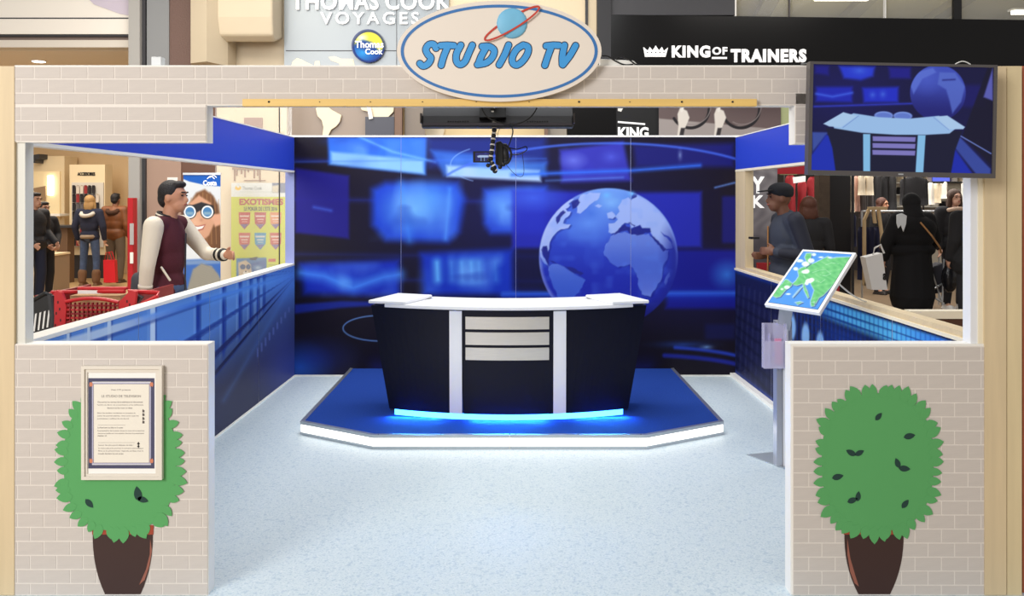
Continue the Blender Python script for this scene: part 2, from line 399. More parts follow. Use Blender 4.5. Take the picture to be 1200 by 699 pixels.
def paint_right(X, Y, u, v):
    p = Paint(X, Y, (24, 26, 60))
    C = (800., 292.); ang = (Y-C[1])/np.maximum(X-C[0], 1.)
    top = (318+.327*(X-875))
    d = Y-top                                    # distance under the sill in the picture
    p.mix(sst(9, 2, d)*sst(1000, 870, X)*.8, (30, 84, 210))
    # grey-blue slanted slats, far part
    for k in range(16):
        x = 866+k*6.2
        p.line([(x, 335+k*2), (x-8, 480+k*4)], 2.4, (52, 56, 92), .5, 2)
    for k in range(8): p.glow([(860, 345+k*12), (930, 375+k*19)], 4, (10, 12, 30), .6)
    # bright glass band towards the viewer
    m = sst(2, 7, d)*sst(30, 16, d-.08*(X-960).clip(0))*sst(935, 985, X)
    p.mix(m*.95, (92, 190, 240)); p.mix(m*sst(1040, 1110, X)*.75, (42, 104, 220)); p.mix(m*sst(1000, 960, X)*.4, (52, 110, 220))
    p.mix(sst(26, 34, d-.08*(X-960).clip(0))*sst(940, 990, X)*.5, (30, 66, 160))
    for k in range(70):
        x = 930+k*4.2*(1+k*.006)
        p.mix((1-sst(.4, 1.3, np.abs(X-x)))*.42, (22, 70, 170))
    for k in range(1, 6):
        dd = 5+k*8.2+k*(X-950).clip(0)*.012
        p.mix((1-sst(.5, 1.7, np.abs(d-dd)))*.7*sst(925, 950, X), (10, 38, 112))
    for cx, cy in ((927, 376), (943, 386), (960, 396)):
        p.disc(cx+1, cy+8, 4.6, 15, (150, 200, 250), 3, .85)
    p.mix(sst(930, 905, X)*.15, (20, 30, 90)); p.glow([(862, 436), (930, 488)], 5, (40, 80, 190), .6)
    return p.c
for k in range(4):
    a, c = nseg[k]+.002, nseg[k+1]-.002
    pn = obj('panel', side('', lambda Y: wr(Y)-.003, .003, .002, .944, M_white, a, c), M_lam, wR)
    grid('mural_print', (wr(c)-.0042, c, .002), (wr(a)-.0042, a, .002), (wr(c)-.0042, c, .944), (wr(a)-.0042, a, .944), 150, 130, paint_right, M_print, pn)
# --- back wall: four printed panels
def paint_back(X, Y, u, v):
    p = Paint(X, Y, (24, 19, 34)); B = (36, 52, 190); V = (38, 34, 150)
    p.blob(620, 250, 260, 120, (22, 28, 120), .55, 1)
    p.blob(820, 330, 120, 80, (22, 22, 100), .6, 1)
    for y, a in ((188, .5), (234, .55), (298, .35), (327, .4)): p.glow([(345, y), (640, y+3)], 7, (32, 46, 150), a)
    # soft lit screens
    p.poly([(346, 197), (409, 206), (409, 280), (346, 273)], (34, 30, 138), 3, .95); p.glow([(368, 243), (388, 247)], 5, (70, 110, 230), .6)
    p.poly([(384, 160), (500, 160), (499, 205), (385, 193)], (46, 110, 226), 3)
    p.poly([(388, 178), (496, 188), (497, 204), (388, 192)], (150, 206, 255), 3, .9)
    p.blob(400, 165, 40, 12, (20, 70, 190), .7); p.glow([(420, 160), (460, 178), (510, 190)], 4, (120, 190, 255), .7)
    p.poly([(498, 160), (640, 160), (640, 190), (505, 196)], (34, 62, 190), 8, .55)
    p.poly([(505, 176), (555, 180), (600, 192), (640, 190), (640, 206), (520, 206)], (56, 120, 236), 4, .7)
    p.poly([(523, 194), (632, 200), (634, 213), (524, 207)], (176, 212, 255), 3, .95)
    p.poly([(436, 222), (452, 214), (536, 214), (545, 232), (538, 272), (525, 284), (452, 282), (436, 264)], (32, 74, 214), 7)
    p.blob(486, 245, 48, 36, (120, 196, 255), .95, 1.2); p.blob(505, 232, 40, 30, (90, 170, 255), .6, 1); p.glow([(470, 215), (480, 282)], 12, (70, 150, 250), .5)
    p.glow([(527, 222), (522, 280)], 7, (90, 170, 255), .5)
    p.poly([(567, 222), (640, 219), (640, 274), (575, 274), (567, 262)], (38, 78, 220), 6, .95); p.blob(590, 240, 34, 26, (104, 176, 252), .7, 1.2)
    p.poly([(352, 309), (468, 304), (469, 348), (356, 345)], (22, 48, 184), 7); p.glow([(352, 320), (380, 324), (402, 333), (414, 338), (432, 331), (450, 325), (468, 322)], 14, (76, 150, 250), .75, 1.6); p.blob(405, 330, 30, 14, (70, 150, 250), .6)
    p.poly([(493, 297), (602, 292), (604, 346), (496, 346)], (22, 54, 190), 7)
    for x, a in ((512, .95), (529, .5), (541, .8), (552, .9), (561, .7), (580, .4)): p.glow([(x, 308), (x+1, 328)], 11, (98, 182, 252), a, 1.7)
    p.poly([(345, 357), (400, 353), (450, 354), (450, 358), (400, 361), (345, 368)], (30, 50, 170), 2.5, .8)
    p.glow([(345, 190), (640, 186)], 3, (60, 110, 230), .4)
    p.blob(352, 430, 44, 34, (40, 110, 220), .9, 1.2); p.blob(370, 420, 60, 30, (24, 40, 140), .6, 1)
    p.ell(446, 385, 44, 15, 1.4, (112, 160, 230), .8, 95, 265, 1.4); p.ell(580, 193, 52, 22, 1.2, (150, 190, 250), .6, 120, 235, 1.4)
    p.glow([(440, 430), (760, 430)], 22, (24, 34, 140), .5)
    for cx_, cy_, rx_, ry_, o_ in ((488, 246, 50, 34, 1), (598, 246, 36, 26, 2), (410, 328, 56, 20, 3), (548, 320, 54, 24, 4), (694, 190, 36, 20, 5), (445, 180, 54, 16, 6), (580, 195, 56, 12, 7)):
        k = np.clip(1.15-np.maximum(np.abs(X-cx_)/rx_, np.abs(Y-cy_)/ry_), 0, 1)**.8
        p.mix(k*np.clip((vnoise(X, Y, 19, 24, o_)+vnoise(X, Y, 8, 17, o_+9)*.3-.5)*1.1, 0, .6), (120, 180, 255)); p.mix(k*np.clip((vnoise(X, Y, 22, 14, o_+4)-.6)*1.2, 0, .4), (24, 44, 170))
    # right-hand side
    p.poly([(656, 176), (730, 166), (740, 212), (658, 214)], (58, 60, 196), 4, .85); p.blob(672, 188, 20, 12, (124, 140, 240), .6, 1); p.blob(716, 184, 20, 14, (96, 116, 236), .5)
    p.poly([(742, 170), (860, 168), (860, 196), (745, 196)], (30, 34, 140), 5, .7)
    p.poly([(600, 223), (740, 226), (822, 225), (822, 290), (600, 291)], (38, 46, 186), 4, .9); p.blob(625, 232, 45, 20, (70, 110, 240), .7, 1)
    p.rect(846, 230, 866, 285, (28, 30, 130), 3, .8); p.rect(826, 222, 844, 286, (24, 20, 50), 4, .6)
    p.poly([(792, 293), (866, 293), (866, 362), (780, 362)], (24, 28, 146), 4, .95); p.blob(852, 322, 24, 22, (60, 134, 232), .8, 1.1)
    p.rect(600, 296, 634, 345, (20, 22, 70), 6, .6)
    p.glow([(590, 345), (866, 344)], 5, (74, 146, 250), .9, 1.2); p.glow([(590, 346), (866, 346)], 13, (28, 60, 200), .7)
    p.ell(715, 232, 210, 64, 2.6, (70, 110, 236), .8, 205, 335, 3); p.glow([(600, 205), (740, 200), (820, 194)], 6, (52, 110, 240), .9); p.glow([(640, 212), (730, 208)], 4, (110, 170, 255), .4)
    p.glow([(838, 220), (862, 214)], 3, (110, 160, 250), .7); p.blob(797, 182, 5, 12, (190, 220, 255), .5)
    p.ell(740, 432, 150, 26, 4, (44, 76, 222), .8, 290, 352, 4); p.ell(740, 442, 150, 26, 5, (36, 52, 200), .7, 285, 350, 4); p.blob(828, 407, 14, 5, (140, 190, 255), .8); p.blob(800, 404, 60, 8, (50, 110, 240), .5)
    p.rect(826, 380, 862, 398, (26, 34, 110), 4, .5)
    # the globe
    cx, cy, R = 713., 302., 81.5
    r = np.hypot(X-cx, Y-cy)/R; g = 1-sst(.985, 1.01, r)
    G = Paint(X, Y, (48, 74, 200))
    G.mix(sst(250, 205, Y)*.9, (130, 182, 252)); G.mix(sst(268, 340, Y)*.85, (30, 40, 168)); G.blob(716, 238, 46, 30, (132, 190, 252), .9, 1.2); G.blob(690, 262, 56, 30, (104, 156, 246), .85, 1); G.blob(693, 250, 14, 12, (70, 116, 224), .8)
    sea = G.c.copy()
    rj = random.Random(5)
    def q(s):
        out = []
        for (a, b), (c, d) in zip(s, list(s[1:])+[s[0]]):
            L_ = math.hypot(c-a, d-b); m_ = max(1, int(L_/16)); nx_, ny_ = -(d-b)/(L_+1e-6), (c-a)/(L_+1e-6)
            for i in range(m_):
                t = i/m_; jt = rj.uniform(-5, 5) if i else 0
                out.append((620+(a+(c-a)*t+nx_*jt)/4.995, 215+(b+(d-b)*t+ny_*jt)/4.995))
        return out
    land = [[(58, 380), (70, 310), (105, 235), (160, 160), (200, 120), (235, 95), (262, 92), (232, 118), (240, 130), (215, 150), (225, 165), (245, 165), (238, 185), (212, 205), (200, 235), (243, 240), (230, 262), (185, 270), (150, 300), (122, 345), (118, 385), (108, 402), (104, 372), (82, 368), (74, 398), (84, 432), (96, 445), (112, 480), (122, 492), (90, 470), (66, 428)],
            [(300, 72), (355, 54), (418, 56), (410, 85), (370, 115), (352, 128), (320, 160), (300, 178), (280, 172), (282, 140), (268, 122), (288, 98)],
            [(115, 490), (135, 474), (165, 472), (205, 490), (245, 515), (290, 545), (330, 566), (310, 610), (250, 690), (180, 690), (140, 600), (118, 540)],
            [(465, 285), (465, 235), (500, 232), (520, 212), (505, 195), (530, 165), (520, 140), (545, 96), (580, 82), (600, 98), (612, 60), (650, 62), (700, 100), (770, 160), (820, 230), (855, 300), (878, 390), (882, 430), (860, 400), (846, 372), (838, 340), (815, 310), (790, 300), (772, 285), (790, 310), (830, 345), (840, 380), (808, 384), (800, 392), (722, 305), (712, 290), (708, 262), (662, 262), (650, 243), (600, 262), (588, 235), (560, 232), (530, 268), (520, 292), (480, 295)],
            [(478, 312), (505, 296), (560, 285), (600, 300), (700, 296), (735, 330), (782, 396), (815, 392), (812, 430), (782, 490), (776, 560), (748, 606), (712, 665), (660, 650), (636, 590), (640, 560), (612, 500), (590, 474), (520, 490), (475, 462), (440, 420), (444, 372)],
            [(455, 175), (485, 165), (508, 192), (490, 208), (462, 204)], [(385, 132), (405, 122), (428, 132), (410, 144)], [(790, 580), (810, 535), (822, 520), (825, 545), (800, 595)]]
    G.mix(np.zeros_like(X), (0, 0, 0))
    LT = Paint(X, Y, (158, 182, 244)); LT.mix(sst(280, 345, Y)*.9*sst(760, 690, X), (52, 84, 200)); LT.mix(sst(275, 310, Y)*sst(690, 720, X)*.75, (66, 92, 208)); LT.mix(sst(335, 352, Y)*sst(715, 750, X)*.5, (138, 166, 236)); LT.blob(655, 262, 30, 60, (190, 200, 250), .5, 1)
    sh = np.zeros_like(X)
    for s in land[:1]+land[3:6]: sh = np.maximum(sh, G.mask([(x+1.6, y+1.4) for x, y in q(s)], 1.2))
    G.mix(sh*.55, (26, 34, 130))
    for s in land:
        m = G.mask(q(s), .7)[:, None]; G.c = G.c*(1-m)+LT.c*m
    ma = G.mask(q(land[4]), 1); G.mix(ma*.62*sst(340, 315, Y), (70, 100, 206)); G.mix(G.mask(q(land[2]), 1)*.6, (62, 96, 206))
    G.mix(np.clip(vnoise(X, Y, 9, 8, 2)-.5, 0, 1)*.5, (90, 140, 240))
    DK = (34, 40, 132)
    for s in ([(158, 200), (200, 158), (215, 170), (185, 200), (165, 238)], [(245, 110), (285, 92), (298, 112), (285, 132), (255, 150), (250, 128)],
              [(500, 302), (528, 262), (560, 240), (600, 268), (650, 248), (662, 264), (708, 264), (714, 286), (650, 302), (600, 300), (575, 276), (530, 286)],
              [(580, 230), (592, 228), (622, 246), (616, 252)], [(718, 308), (732, 314), (792, 376), (806, 386), (786, 400), (770, 380)], [(80, 372), (104, 366), (110, 400), (122, 402), (118, 430), (112, 480), (98, 452), (84, 420), (70, 390)],
              [(600, 92), (612, 60), (632, 66), (630, 80), (612, 88)], [(120, 452), (140, 455), (165, 470), (140, 466)], [(208, 486), (240, 490), (320, 528), (300, 540), (250, 520)]):
        G.poly(q(s), DK, .8, .9)
    G.mix(sst(.80, 1., r)*sst(690, 800, X)*sst(262, 300, Y)*.75, (30, 36, 140)); G.blob(792, 290, 22, 40, (36, 44, 150), .6, 1)
    G.mix(sst(.93, 1., r)*sst(740, 640, X)*.5, (190, 206, 252)); G.mix(sst(.95, 1., r)*sst(330, 280, Y)*sst(700, 780, X)*.5, (128, 166, 250))
    G.mix(sst(345, 372, Y)*.8, (24, 26, 110))
    p.c = p.c*(1-g[:, None])+G.c*g[:, None]
    p.blob(711, 229, 9, 7, (110, 190, 255), .9); p.blob(740, 227, 8, 6, (120, 200, 255), .9)
    return p.c
wB = struct('wall_back', MB().box(wl(YB)-.08, wr(YB)+.07, YB+.004, YB+.06, 0, 2.125), mat('pale_seam', (150, 160, 215), rough=.6))
obj('top_rail', MB().box(wl(YB)-.08, wr(YB)+.07, YB-.006, YB+.062, 2.125, 2.14), M_white, wB)
xs = [wl(YB), P(470, 0, YB).x, P(604.5, 0, YB).x, P(739, 0, YB).x, wr(YB)]
for k in range(4):
    a, c = xs[k]+.002, xs[k+1]-.002
    pn = obj('panel', MB().box(a, c, YB-.0005, YB+.004, .004, 2.124), M_lam, wB)
    grid('mural_print', (a, YB-.0012, .004), (c, YB-.0012, .004), (a, YB-.0012, 2.123), (c, YB-.0012, 2.123), 150, 300, paint_back, M_print, pn)
struct('baseboard_back', MB().box(wl(YB), wr(YB), YB-.02, YB-.001, 0, .012), M_white)

# ================================================================== stage platform
plat = [(-1.42, 7.5), (-1.42, 5.72), (-.88, 5.39), (.85, 5.39), (1.42, 5.72), (1.42, 7.5)]
S = thing('stage_platform', 'low stage platform covered in blue carpet with glowing white edges', 'platform', (0, 6.4, 0))
def inset(d):
    c = Vector((0, 6.7)); out = []
    n = len(plat)
    for i in range(n):
        a, b, e = Vector(plat[i-1]), Vector(plat[i]), Vector(plat[(i+1) % n])
        d1, d2 = (b-a).normalized(), (e-b).normalized(); n1, n2 = Vector((-d1.y, d1.x)), Vector((-d2.y, d2.x))
        m = (n1+n2).normalized(); out.append(b+m*d/max(.3, m.dot(n1)))
    return out
M_carpet = mat('blue_carpet', (36, 68, 150), rough=.95, var=.12, vscale=90, bump=.6, bscale=350, spec=.1)
obj('deck', MB().prism([(p.x, p.y, 0) for p in inset(.012)], (0, 0, .084)), M_white, S)
obj('carpet', MB().prism([(p.x, p.y, .084) for p in inset(.026)], (0, 0, .005)), M_carpet, S)
M_strip = mat('white_light_strip', (255, 250, 240), rough=.4, emit=1.35)
pts = [Vector(p) for p in plat]; i1, i2 = inset(.012), inset(.028)
edges = [(k, k+1) for k in range(5)]
for k, (a, b) in enumerate(edges):
    segs = [(0, 1)] if k != 2 else [(0, .498), (.502, 1)]
    for t0, t1 in segs:
        A, B, A1, B1, A2, B2 = [q[a].lerp(q[b], t) for q in (pts, i1, i2) for t in (t0, t1)]
        v = lambda p, z: (p.x, p.y, z)
        obj('light_strip', MB().prism([v(A.lerp(A1, .4), .018), v(B.lerp(B1, .4), .018), v(B1, .018), v(A1, .018)], (0, 0, .052)), M_strip, S)
        obj('bottom_trim', MB().prism([v(A, .0), v(B, .0), v(B1, .0), v(A1, .0)], (0, 0, .0178)), M_alu, S)
        e = .003 if k != 2 else .0
        tr = obj('top_trim', MB().prism([v(A, .0702), v(B, .0702), v(B2, .0702), v(A2, .0702)], (0, 0, .0205)), M_alu, S)
        if k == 2:
            for f in (.04, .5, .96):
                q = A.lerp(B, f); obj('screw', MB().cyl((q.x, q.y+.012, .0905), (q.x, q.y+.012, .0922), .004, 8), M_dark, tr)
# ================================================================== news desk
x0 = -.022; R0 = 2.1
def arc(th, Yf, R, z): return Vector((x0+R*math.sin(th), Yf+R*(1-math.cos(th)), z))
D = thing('news_desk', 'curved navy news desk with white worktop and two white uprights', 'desk', (x0, 6.0, .09))
M_navy = mat('navy_laminate', (10, 11, 30), rough=.5, spec=.3, var=.04, vscale=30)
ZB, ZT = .128, .84
def front(s0, s1, n=14, off=0.):
    A, B, C, E = [], [], [], []
    for i in range(n+1):
        s = s0+(s1-s0)*i/n; tb, tt = s*.405, s*.474
        A.append(arc(tb, 5.742-off, R0, ZB)); B.append(arc(tt, 5.708-off, R0, ZT))
        C.append(arc(tt, 5.728, R0-.001, ZT)); E.append(arc(tb, 5.762, R0-.001, ZB))
    return MB().loft(A, B, C, E)
obj('front_panel', front(-1, -.366), M_navy, D); obj('front_panel', front(.366, 1), M_navy, D); obj('front_panel', front(-.36, .36), M_navy, D)
for px0, px1 in ((526.4, 541.2), (648.6, 663.6)):
    A, B, C, E = [], [], [], []
    for i in range(4):
        x = ((px0+(px1-px0)*i/3)-600)/1000*5.73; th = math.asin((x-x0)/R0)
        A.append(arc(th, 5.728, R0, .132)); B.append(arc(th, 5.694, R0, .828)); C.append(arc(th, 5.714, R0, .828)); E.append(arc(th, 5.748, R0, .132))
    mb = MB().loft(A, B, C, E); obj('upright', mb, M_lam, D, label='white upright board on the navy desk front')
for ya, yb in ((371.8, 386.2), (390, 404.6), (408.2, 422.6)):
    A, B, C, E = [], [], [], []
    z1, z0 = CAMZ-(ya-230)/1000*5.71, CAMZ-(yb-230)/1000*5.72
    for i in range(9):
        x = ((545.4+(643.6-545.4)*i/8)-600)/1000*5.72; th = math.asin((x-x0)/R0)
        f = lambda z: 5.742+(5.708-5.742)*(z-ZB)/(ZT-ZB)
        A.append(arc(th, f(z0)-.010, R0, z0)); B.append(arc(th, f(z1)-.010, R0, z1)); C.append(arc(th, f(z1)-.001, R0, z1)); E.append(arc(th, f(z0)-.001, R0, z0))
    obj('metal_plate', MB().loft(A, B, C, E), M_steel, D, label='brushed metal plate on the desk front')
for s in (-1, 1):
    a, b = arc(s*.474, 5.708, R0, ZT), arc(s*.405, 5.742, R0, ZB)
    bk = Vector((-s*.03, .36, 0))
    obj('side_panel', MB().prism([b, a, a+bk, b+bk*.9], (-s*.018, 0, 0)), M_navy, D)
    c = arc(s*.40, 5.80, R0, .09)
    obj('foot', MB().box(c.x-.02, c.x+.02, c.y+.05, c.y+.3, .0895, .128), M_dark, D)
A, B, C, E = [], [], [], []
for i in range(33):
    th = -.385+.77*i/32
    A.append(arc(th, 5.746, R0, .0895)); B.append(arc(th, 5.746, R0, .1275)); C.append(arc(th, 5.758, R0, .1275)); E.append(arc(th, 5.758, R0, .0895))
obj('led_strip', MB().loft(A, B, C, E), mat('blue_led', (60, 150, 255), rough=.4, emit=7), D, label='glowing blue LED strip under the desk')
for th in (-.27, 0, .27):
    q = arc(th, 5.735, R0, .118); l = area('led_tape_light', q, .5, 5.5, (.04, .32, 1), q+Vector((.25*th, -.5, -.30)), .012)
A, B, C, E = [], [], [], []
for i in range(25):
    th = -.413+.826*i/24
    A.append(arc(th, 5.655, R0+.02, .840)); B.append(arc(th, 5.655, R0+.02, .864)); C.append(arc(th, 6.155, R0-.48, .864)); E.append(arc(th, 6.155, R0-.48, .840))
top = obj('worktop', MB().loft(A, B, C, E).bevel(.004), M_lam, D, label='curved white worktop')
for s in (-1, 1):
    q = [(-.985, 5.84), (-.84, 6.27), (-.575, 6.16), (-.725, 5.775)]
    q = [((x-(x0 if 0 else 0)) if s < 0 else -x-.045, y) for x, y in q]
    obj('raised_pad', MB().prism([(x, y, .8645) for x, y in q], (0, 0, .024)).bevel(.008, 3), M_lam, D, label='raised white pad on the worktop end')
    obj('pad_shelf', MB().prism([(x*.975, y*.5+3.06, .8405) for x, y in q], (0, 0, .0235)), M_dark, D)
# ================================================================== oval sign
YS = 3.375
O = thing('oval_sign', 'cream oval sign reading STUDIO TV with blue ring and ringed planet', 'sign', P(585, 118, YS))
def ellp(cx, cy, rx, ry, n=72, a0=0): return [(cx+rx*math.cos(2*PI*k/n), cy+ry*math.sin(2*PI*k/n)) for k in range(n)]
obj('board', MB().pprism(ellp(585, 60, 120, 59.2), YS, .03), mat('cream_board', (226, 216, 204), rough=.5), O)
M_ring = mat('sign_blue', (52, 112, 176), rough=.5)
mb = MB(); n = 96
ra, rb = ellp(585, 60, 115.5, 54.6, n), ellp(585, 60, 111.8, 51.2, n)
va = [[mb.bm.verts.new(P(x, y, Y)) for x, y in r] for r, Y in ((ra, YS-.0012), (rb, YS-.0012), (rb, YS+.001), (ra, YS+.001))]
for k in range(4):
    for i in range(n): mb.bm.faces.new((va[k][i], va[k][(i+1) % n], va[(k+1) % 4][(i+1) % n], va[(k+1) % 4][i]))
obj('ring', mb, M_ring, O)
def ribbon(pts, w, Y, dep=.0012, smooth=True):
    """flat brush stroke with round ends in the picture plane at depth Y"""
    if smooth and len(pts) > 2:
        q = []; n = len(pts)
        for i in range(n-1):
            p0, p1, p2, p3 = [np.array(pts[max(0, min(n-1, j))], float) for j in (i-1, i, i+1, i+2)]
            for t in np.linspace(0, 1, 6, endpoint=False):
                q.append(tuple(.5*((2*p1)+(-p0+p2)*t+(2*p0-5*p1+4*p2-p3)*t*t+(-p0+3*p1-3*p2+p3)*t**3)))
        q.append(pts[-1]); pts = q
    pts = [Vector(p) for p in pts]; n = len(pts); Lp, Rp = [], []
    ws = [w]*n if not hasattr(w, '__len__') else [np.interp(i/(n-1), np.linspace(0, 1, len(w)), w) for i in range(n)]
    for i in range(n):
        t = (pts[min(i+1, n-1)]-pts[max(i-1, 0)]).normalized(); nn = Vector((-t.y, t.x))
        Lp.append(pts[i]+nn*ws[i]/2); Rp.append(pts[i]-nn*ws[i]/2)
    mb = MB(); bm = mb.bm
    def lay(Yy, flip):
        l = [bm.verts.new(P(p.x, p.y, Yy-8e-6*i)) for i, p in enumerate(Lp)]; r = [bm.verts.new(P(p.x, p.y, Yy-8e-6*i)) for i, p in enumerate(Rp)]
        return l, r
    l0, r0 = lay(Y, 0); l1, r1 = lay(Y+dep, 1)
    for i in range(n-1):
        bm.faces.new((l0[i], l0[i+1], r0[i+1], r0[i])); bm.faces.new((l1[i], r1[i], r1[i+1], l1[i+1]))
        bm.faces.new((l0[i], l1[i], l1[i+1], l0[i+1])); bm.faces.new((r0[i], r0[i+1], r1[i+1], r1[i]))
    for i in (0, n-1):
        c = pts[i]; d = (pts[i]-pts[1 if i == 0 else n-2]).normalized(); a0 = math.atan2(d.y, d.x)
        ring = [(c.x+ws[i]/2*math.cos(a0-PI/2+PI*k/8), c.y+ws[i]/2*math.sin(a0-PI/2+PI*k/8)) for k in range(9)]
        mb.pprism(ring, Y-8e-6*i-.00002, dep)
    return mb
M_let = mat('letter_blue', (60, 150, 216), rough=.45); M_out = mat('letter_outline', (18, 30, 66), rough=.5)
LET = {  # strokes on a 20 high cell, upright; sheared when placed. traced from the sign (picture pixels)
 'S': [[(511, 56.5), (508, 52), (502.5, 52.5), (499, 58), (501.5, 64), (505, 68), (502, 74.5), (496, 77.5), (492, 74.5)]],
 'T': [[(516, 53.5), (524, 53), (532, 53.5)], [(524.5, 55), (520, 66), (517, 76.5)]],
 'U': [[(540, 53), (535, 63), (535, 72), (539.5, 75.8), (545, 72), (549, 63), (553.5, 53)]],
 'D': [[(565, 54.5), (573, 54.5), (579, 59), (577, 67), (570, 73.5), (559.5, 75.8)], [(569.5, 56), (564, 66), (560.5, 75)]],
 'I': [[(596, 52.8), (591, 65), (585, 76)]],
 'O': [[(613, 52.8), (605.5, 58), (600.5, 67), (601, 74), (606, 76.2), (613, 71), (618.5, 62), (618.5, 55), (613, 52.8)]],
 't': [[(640, 53.8), (648, 53), (655, 53.2)], [(646, 55), (642, 66), (638.5, 76.5)]],
 'V': [[(661.5, 53), (659, 66), (659, 75.5)], [(659.5, 76), (668, 65), (674.5, 53.5)]]}
for ch, st in LET.items():
    mo = MB(); first = None
    for k, s in enumerate(st):
        big = ribbon(s, 9.2, YS-.0006-.00013*k); sm = ribbon(s, 7.1, YS-.0018-.0003*k)
        if first is None: mo_o, mo_l, first = big, sm, 1
        else:
            for dst, srcm in ((mo_o, big), (mo_l, sm)):
                t = bpy.data.meshes.new('t'); srcm.bm.to_mesh(t); dst.bm.from_mesh(t); bpy.data.meshes.remove(t)
    lo = obj('letter', mo_l, M_let, O); obj('letter_outline', mo_o, M_out, lo)
# planet with a red ring round it
mb = MB(); c = P(600, 27.3, YS-.002)
mb.ball(c, (.0605, .010, .0605), 3)
M_pl = mat('planet_blue', (112, 178, 212), rough=.5, var=.14, vscale=7)
pl = obj('planet', mb, M_pl, O, smooth=True)
def ringpts(rx, ry, t0, t1, n=28, cx=600.0, cy=27.4, ang=-31):
    a = math.radians(ang); out = []
    for k in range(n+1):
        t = math.radians(t0+(t1-t0)*k/n); x, y = rx*math.cos(t), ry*math.sin(t)
        out.append((cx+x*math.cos(a)-y*math.sin(a), cy+x*math.sin(a)+y*math.cos(a)))
    return out
M_red = mat('ring_red', (190, 58, 40), rough=.5)
obj('planet_ring', ribbon(ringpts(37, 6.6, -8, 188, 40), [1.8, 2.2, 2.2, 2.2, 1.8], YS-.0135, smooth=False), M_red, pl)
obj('planet_ring', ribbon(ringpts(37, 6.6, 172, 368, 40), [2.2, 2.6, 2.2], YS-.0022, smooth=False), M_red, pl)
# ================================================================== batten across the opening
Bt = thing('wooden_batten', 'long yellow wooden batten across the top of the opening', 'batten', P(585, 125, 3.39))
obj('rail', MB().pbox(284, 116, 887, 124.6, 3.392, .026).bevel(.001), M_yel, Bt)
for px in (315, 374.5, 434, 495, 558, 620, 678.5, 738, 799, 858.5):
    obj('screw', MB().cyl(P(px, 119.4, 3.3925), P(px, 119.4, 3.3895), .0042 if px in (315, 678.5, 799, 858.5) else .0022, 8), M_black if px in (315, 678.5, 799, 858.5) else M_dark, Bt)
# ================================================================== notice frame
YN = 3.40
Nf = thing('notice_frame', 'cream snap frame holding a typed French notice over the left shrub', 'notice', P(142, 563, YN))
M_fr = mat('cream_frame', (222, 215, 203), rough=.45)
def frame_of(a, b, c, d, wd, Y, dep, m, parent, nm='frame', bev=.003):
    mb = MB(); mb.pbox(a, b, c, b+wd, Y, dep); mb.pbox(a, d-wd, c, d, Y, dep); mb.pbox(a, b+wd, a+wd, d-wd, Y, dep); mb.pbox(c-wd, b+wd, c, d-wd, Y, dep)
    return obj(nm, mb, m, parent)
frame_of(95, 429.5, 189.6, 563, 3.6, YN-.004, .022, M_fr, Nf, 'frame')
frame_of(98.6, 433.1, 186, 559.4, 3.6, YN+.003, .014, M_fr, Nf, 'inner_frame')
sh = obj('paper', MB().pbox(102, 436, 183, 556, YN+.008, .003), mat('white_paper', (240, 238, 234), rough=.7), Nf)
Yp = YN+.0075
frame_of(103.5, 443.5, 181, 549.5, 4.2, Yp, .0008, mat('notice_navy', (70, 70, 98), rough=.6), sh, 'border_print')
frame_of(107.9, 448.6, 176.6, 544.6, 1.2, Yp, .0008, mat('notice_lilac', (176, 176, 204), rough=.6), sh, 'border_print')
frame_of(109.3, 450, 175.2, 543.2, .5, Yp, .0008, mat('notice_grey', (120, 110, 128), rough=.6), sh, 'border_print')
obj('sheet_print', MB().pbox(109.9, 450.6, 174.6, 542.6, Yp+.0002, .0006), mat('notice_cream', (233, 227, 214), rough=.7), sh)
M_org = mat('notice_orange', (205, 128, 96), rough=.6)
for x, y in ((106.5, 451), (177.5, 451), (106.5, 540.5), (177.5, 540.5)):
    mb = MB(); sy = 1 if y < 500 else -1; sx = 1 if x < 150 else -1
    mb.pprism([(x-1.5, y-2.5*sy), (x+1.5, y-2.5*sy), (x+2.2*1, y), (x+1.2, y+3*sy), (x, y+1.6*sy), (x-1.4, y+3*sy), (x-2, y)][::1], Yp-.0006, .0006)
    obj('corner_ornament', mb, M_org, sh)
M_ink = mat('ink', (128, 120, 118), rough=.8)
tx = lambda s, a, b, c, d: ptext('text_line', s, a, b, c, d, Yp-.0001, M_ink, sh, ext=.0003)
tx('Web CITI presents', 130, 456.4, 153, 458.4); tx('LE STUDIO DE TELEVISION', 119, 463.2, 165, 466)
for s, a, c, y in (('Decouvrez les secrets de la television en decouvrant', 114.5, 167.5, 471.5), ("l'envers du decor, les presentateurs et les techniciens", 114, 168, 475), ('decouvrez les tous ici dans', 125.5, 155, 478.4),
                   ('Dans les studios modernes on prepare la', 114, 158.5, 484.6), ('scene du journal televise, vous serez aussi les', 114, 162.5, 487.9), ('presentateurs vedettes de ces decors', 114, 151, 491.1),
                   ('Le fond vert ou bleu et la carte', 114.5, 144, 501.5), ('la presentation de la meteo devant la carte est un exercice', 114.5, 169, 505.3), ('tourne en studio avec incrustation derriere le presentateur', 114.5, 169, 508.4), ('meteo ici', 114.5, 125, 511),
                   ('Autour des plus grands plateaux de tele !', 115, 156, 522.2), ('A votre place le journal, la camera automatique', 115, 168, 525.9), ('filme et le presentateur regarde, en face tout le', 115, 168, 529), ('monde derriere lui sur ecran', 115, 144.5, 532)):
    tx(s, a, y-.9, c, y+.9)
for a, c, y in ((114.5, 147, 498.4), (115, 158, 519)):
    obj('rule', MB().pbox(a, y, c, y+.25, Yp-.0002, .0004), M_ink, sh)
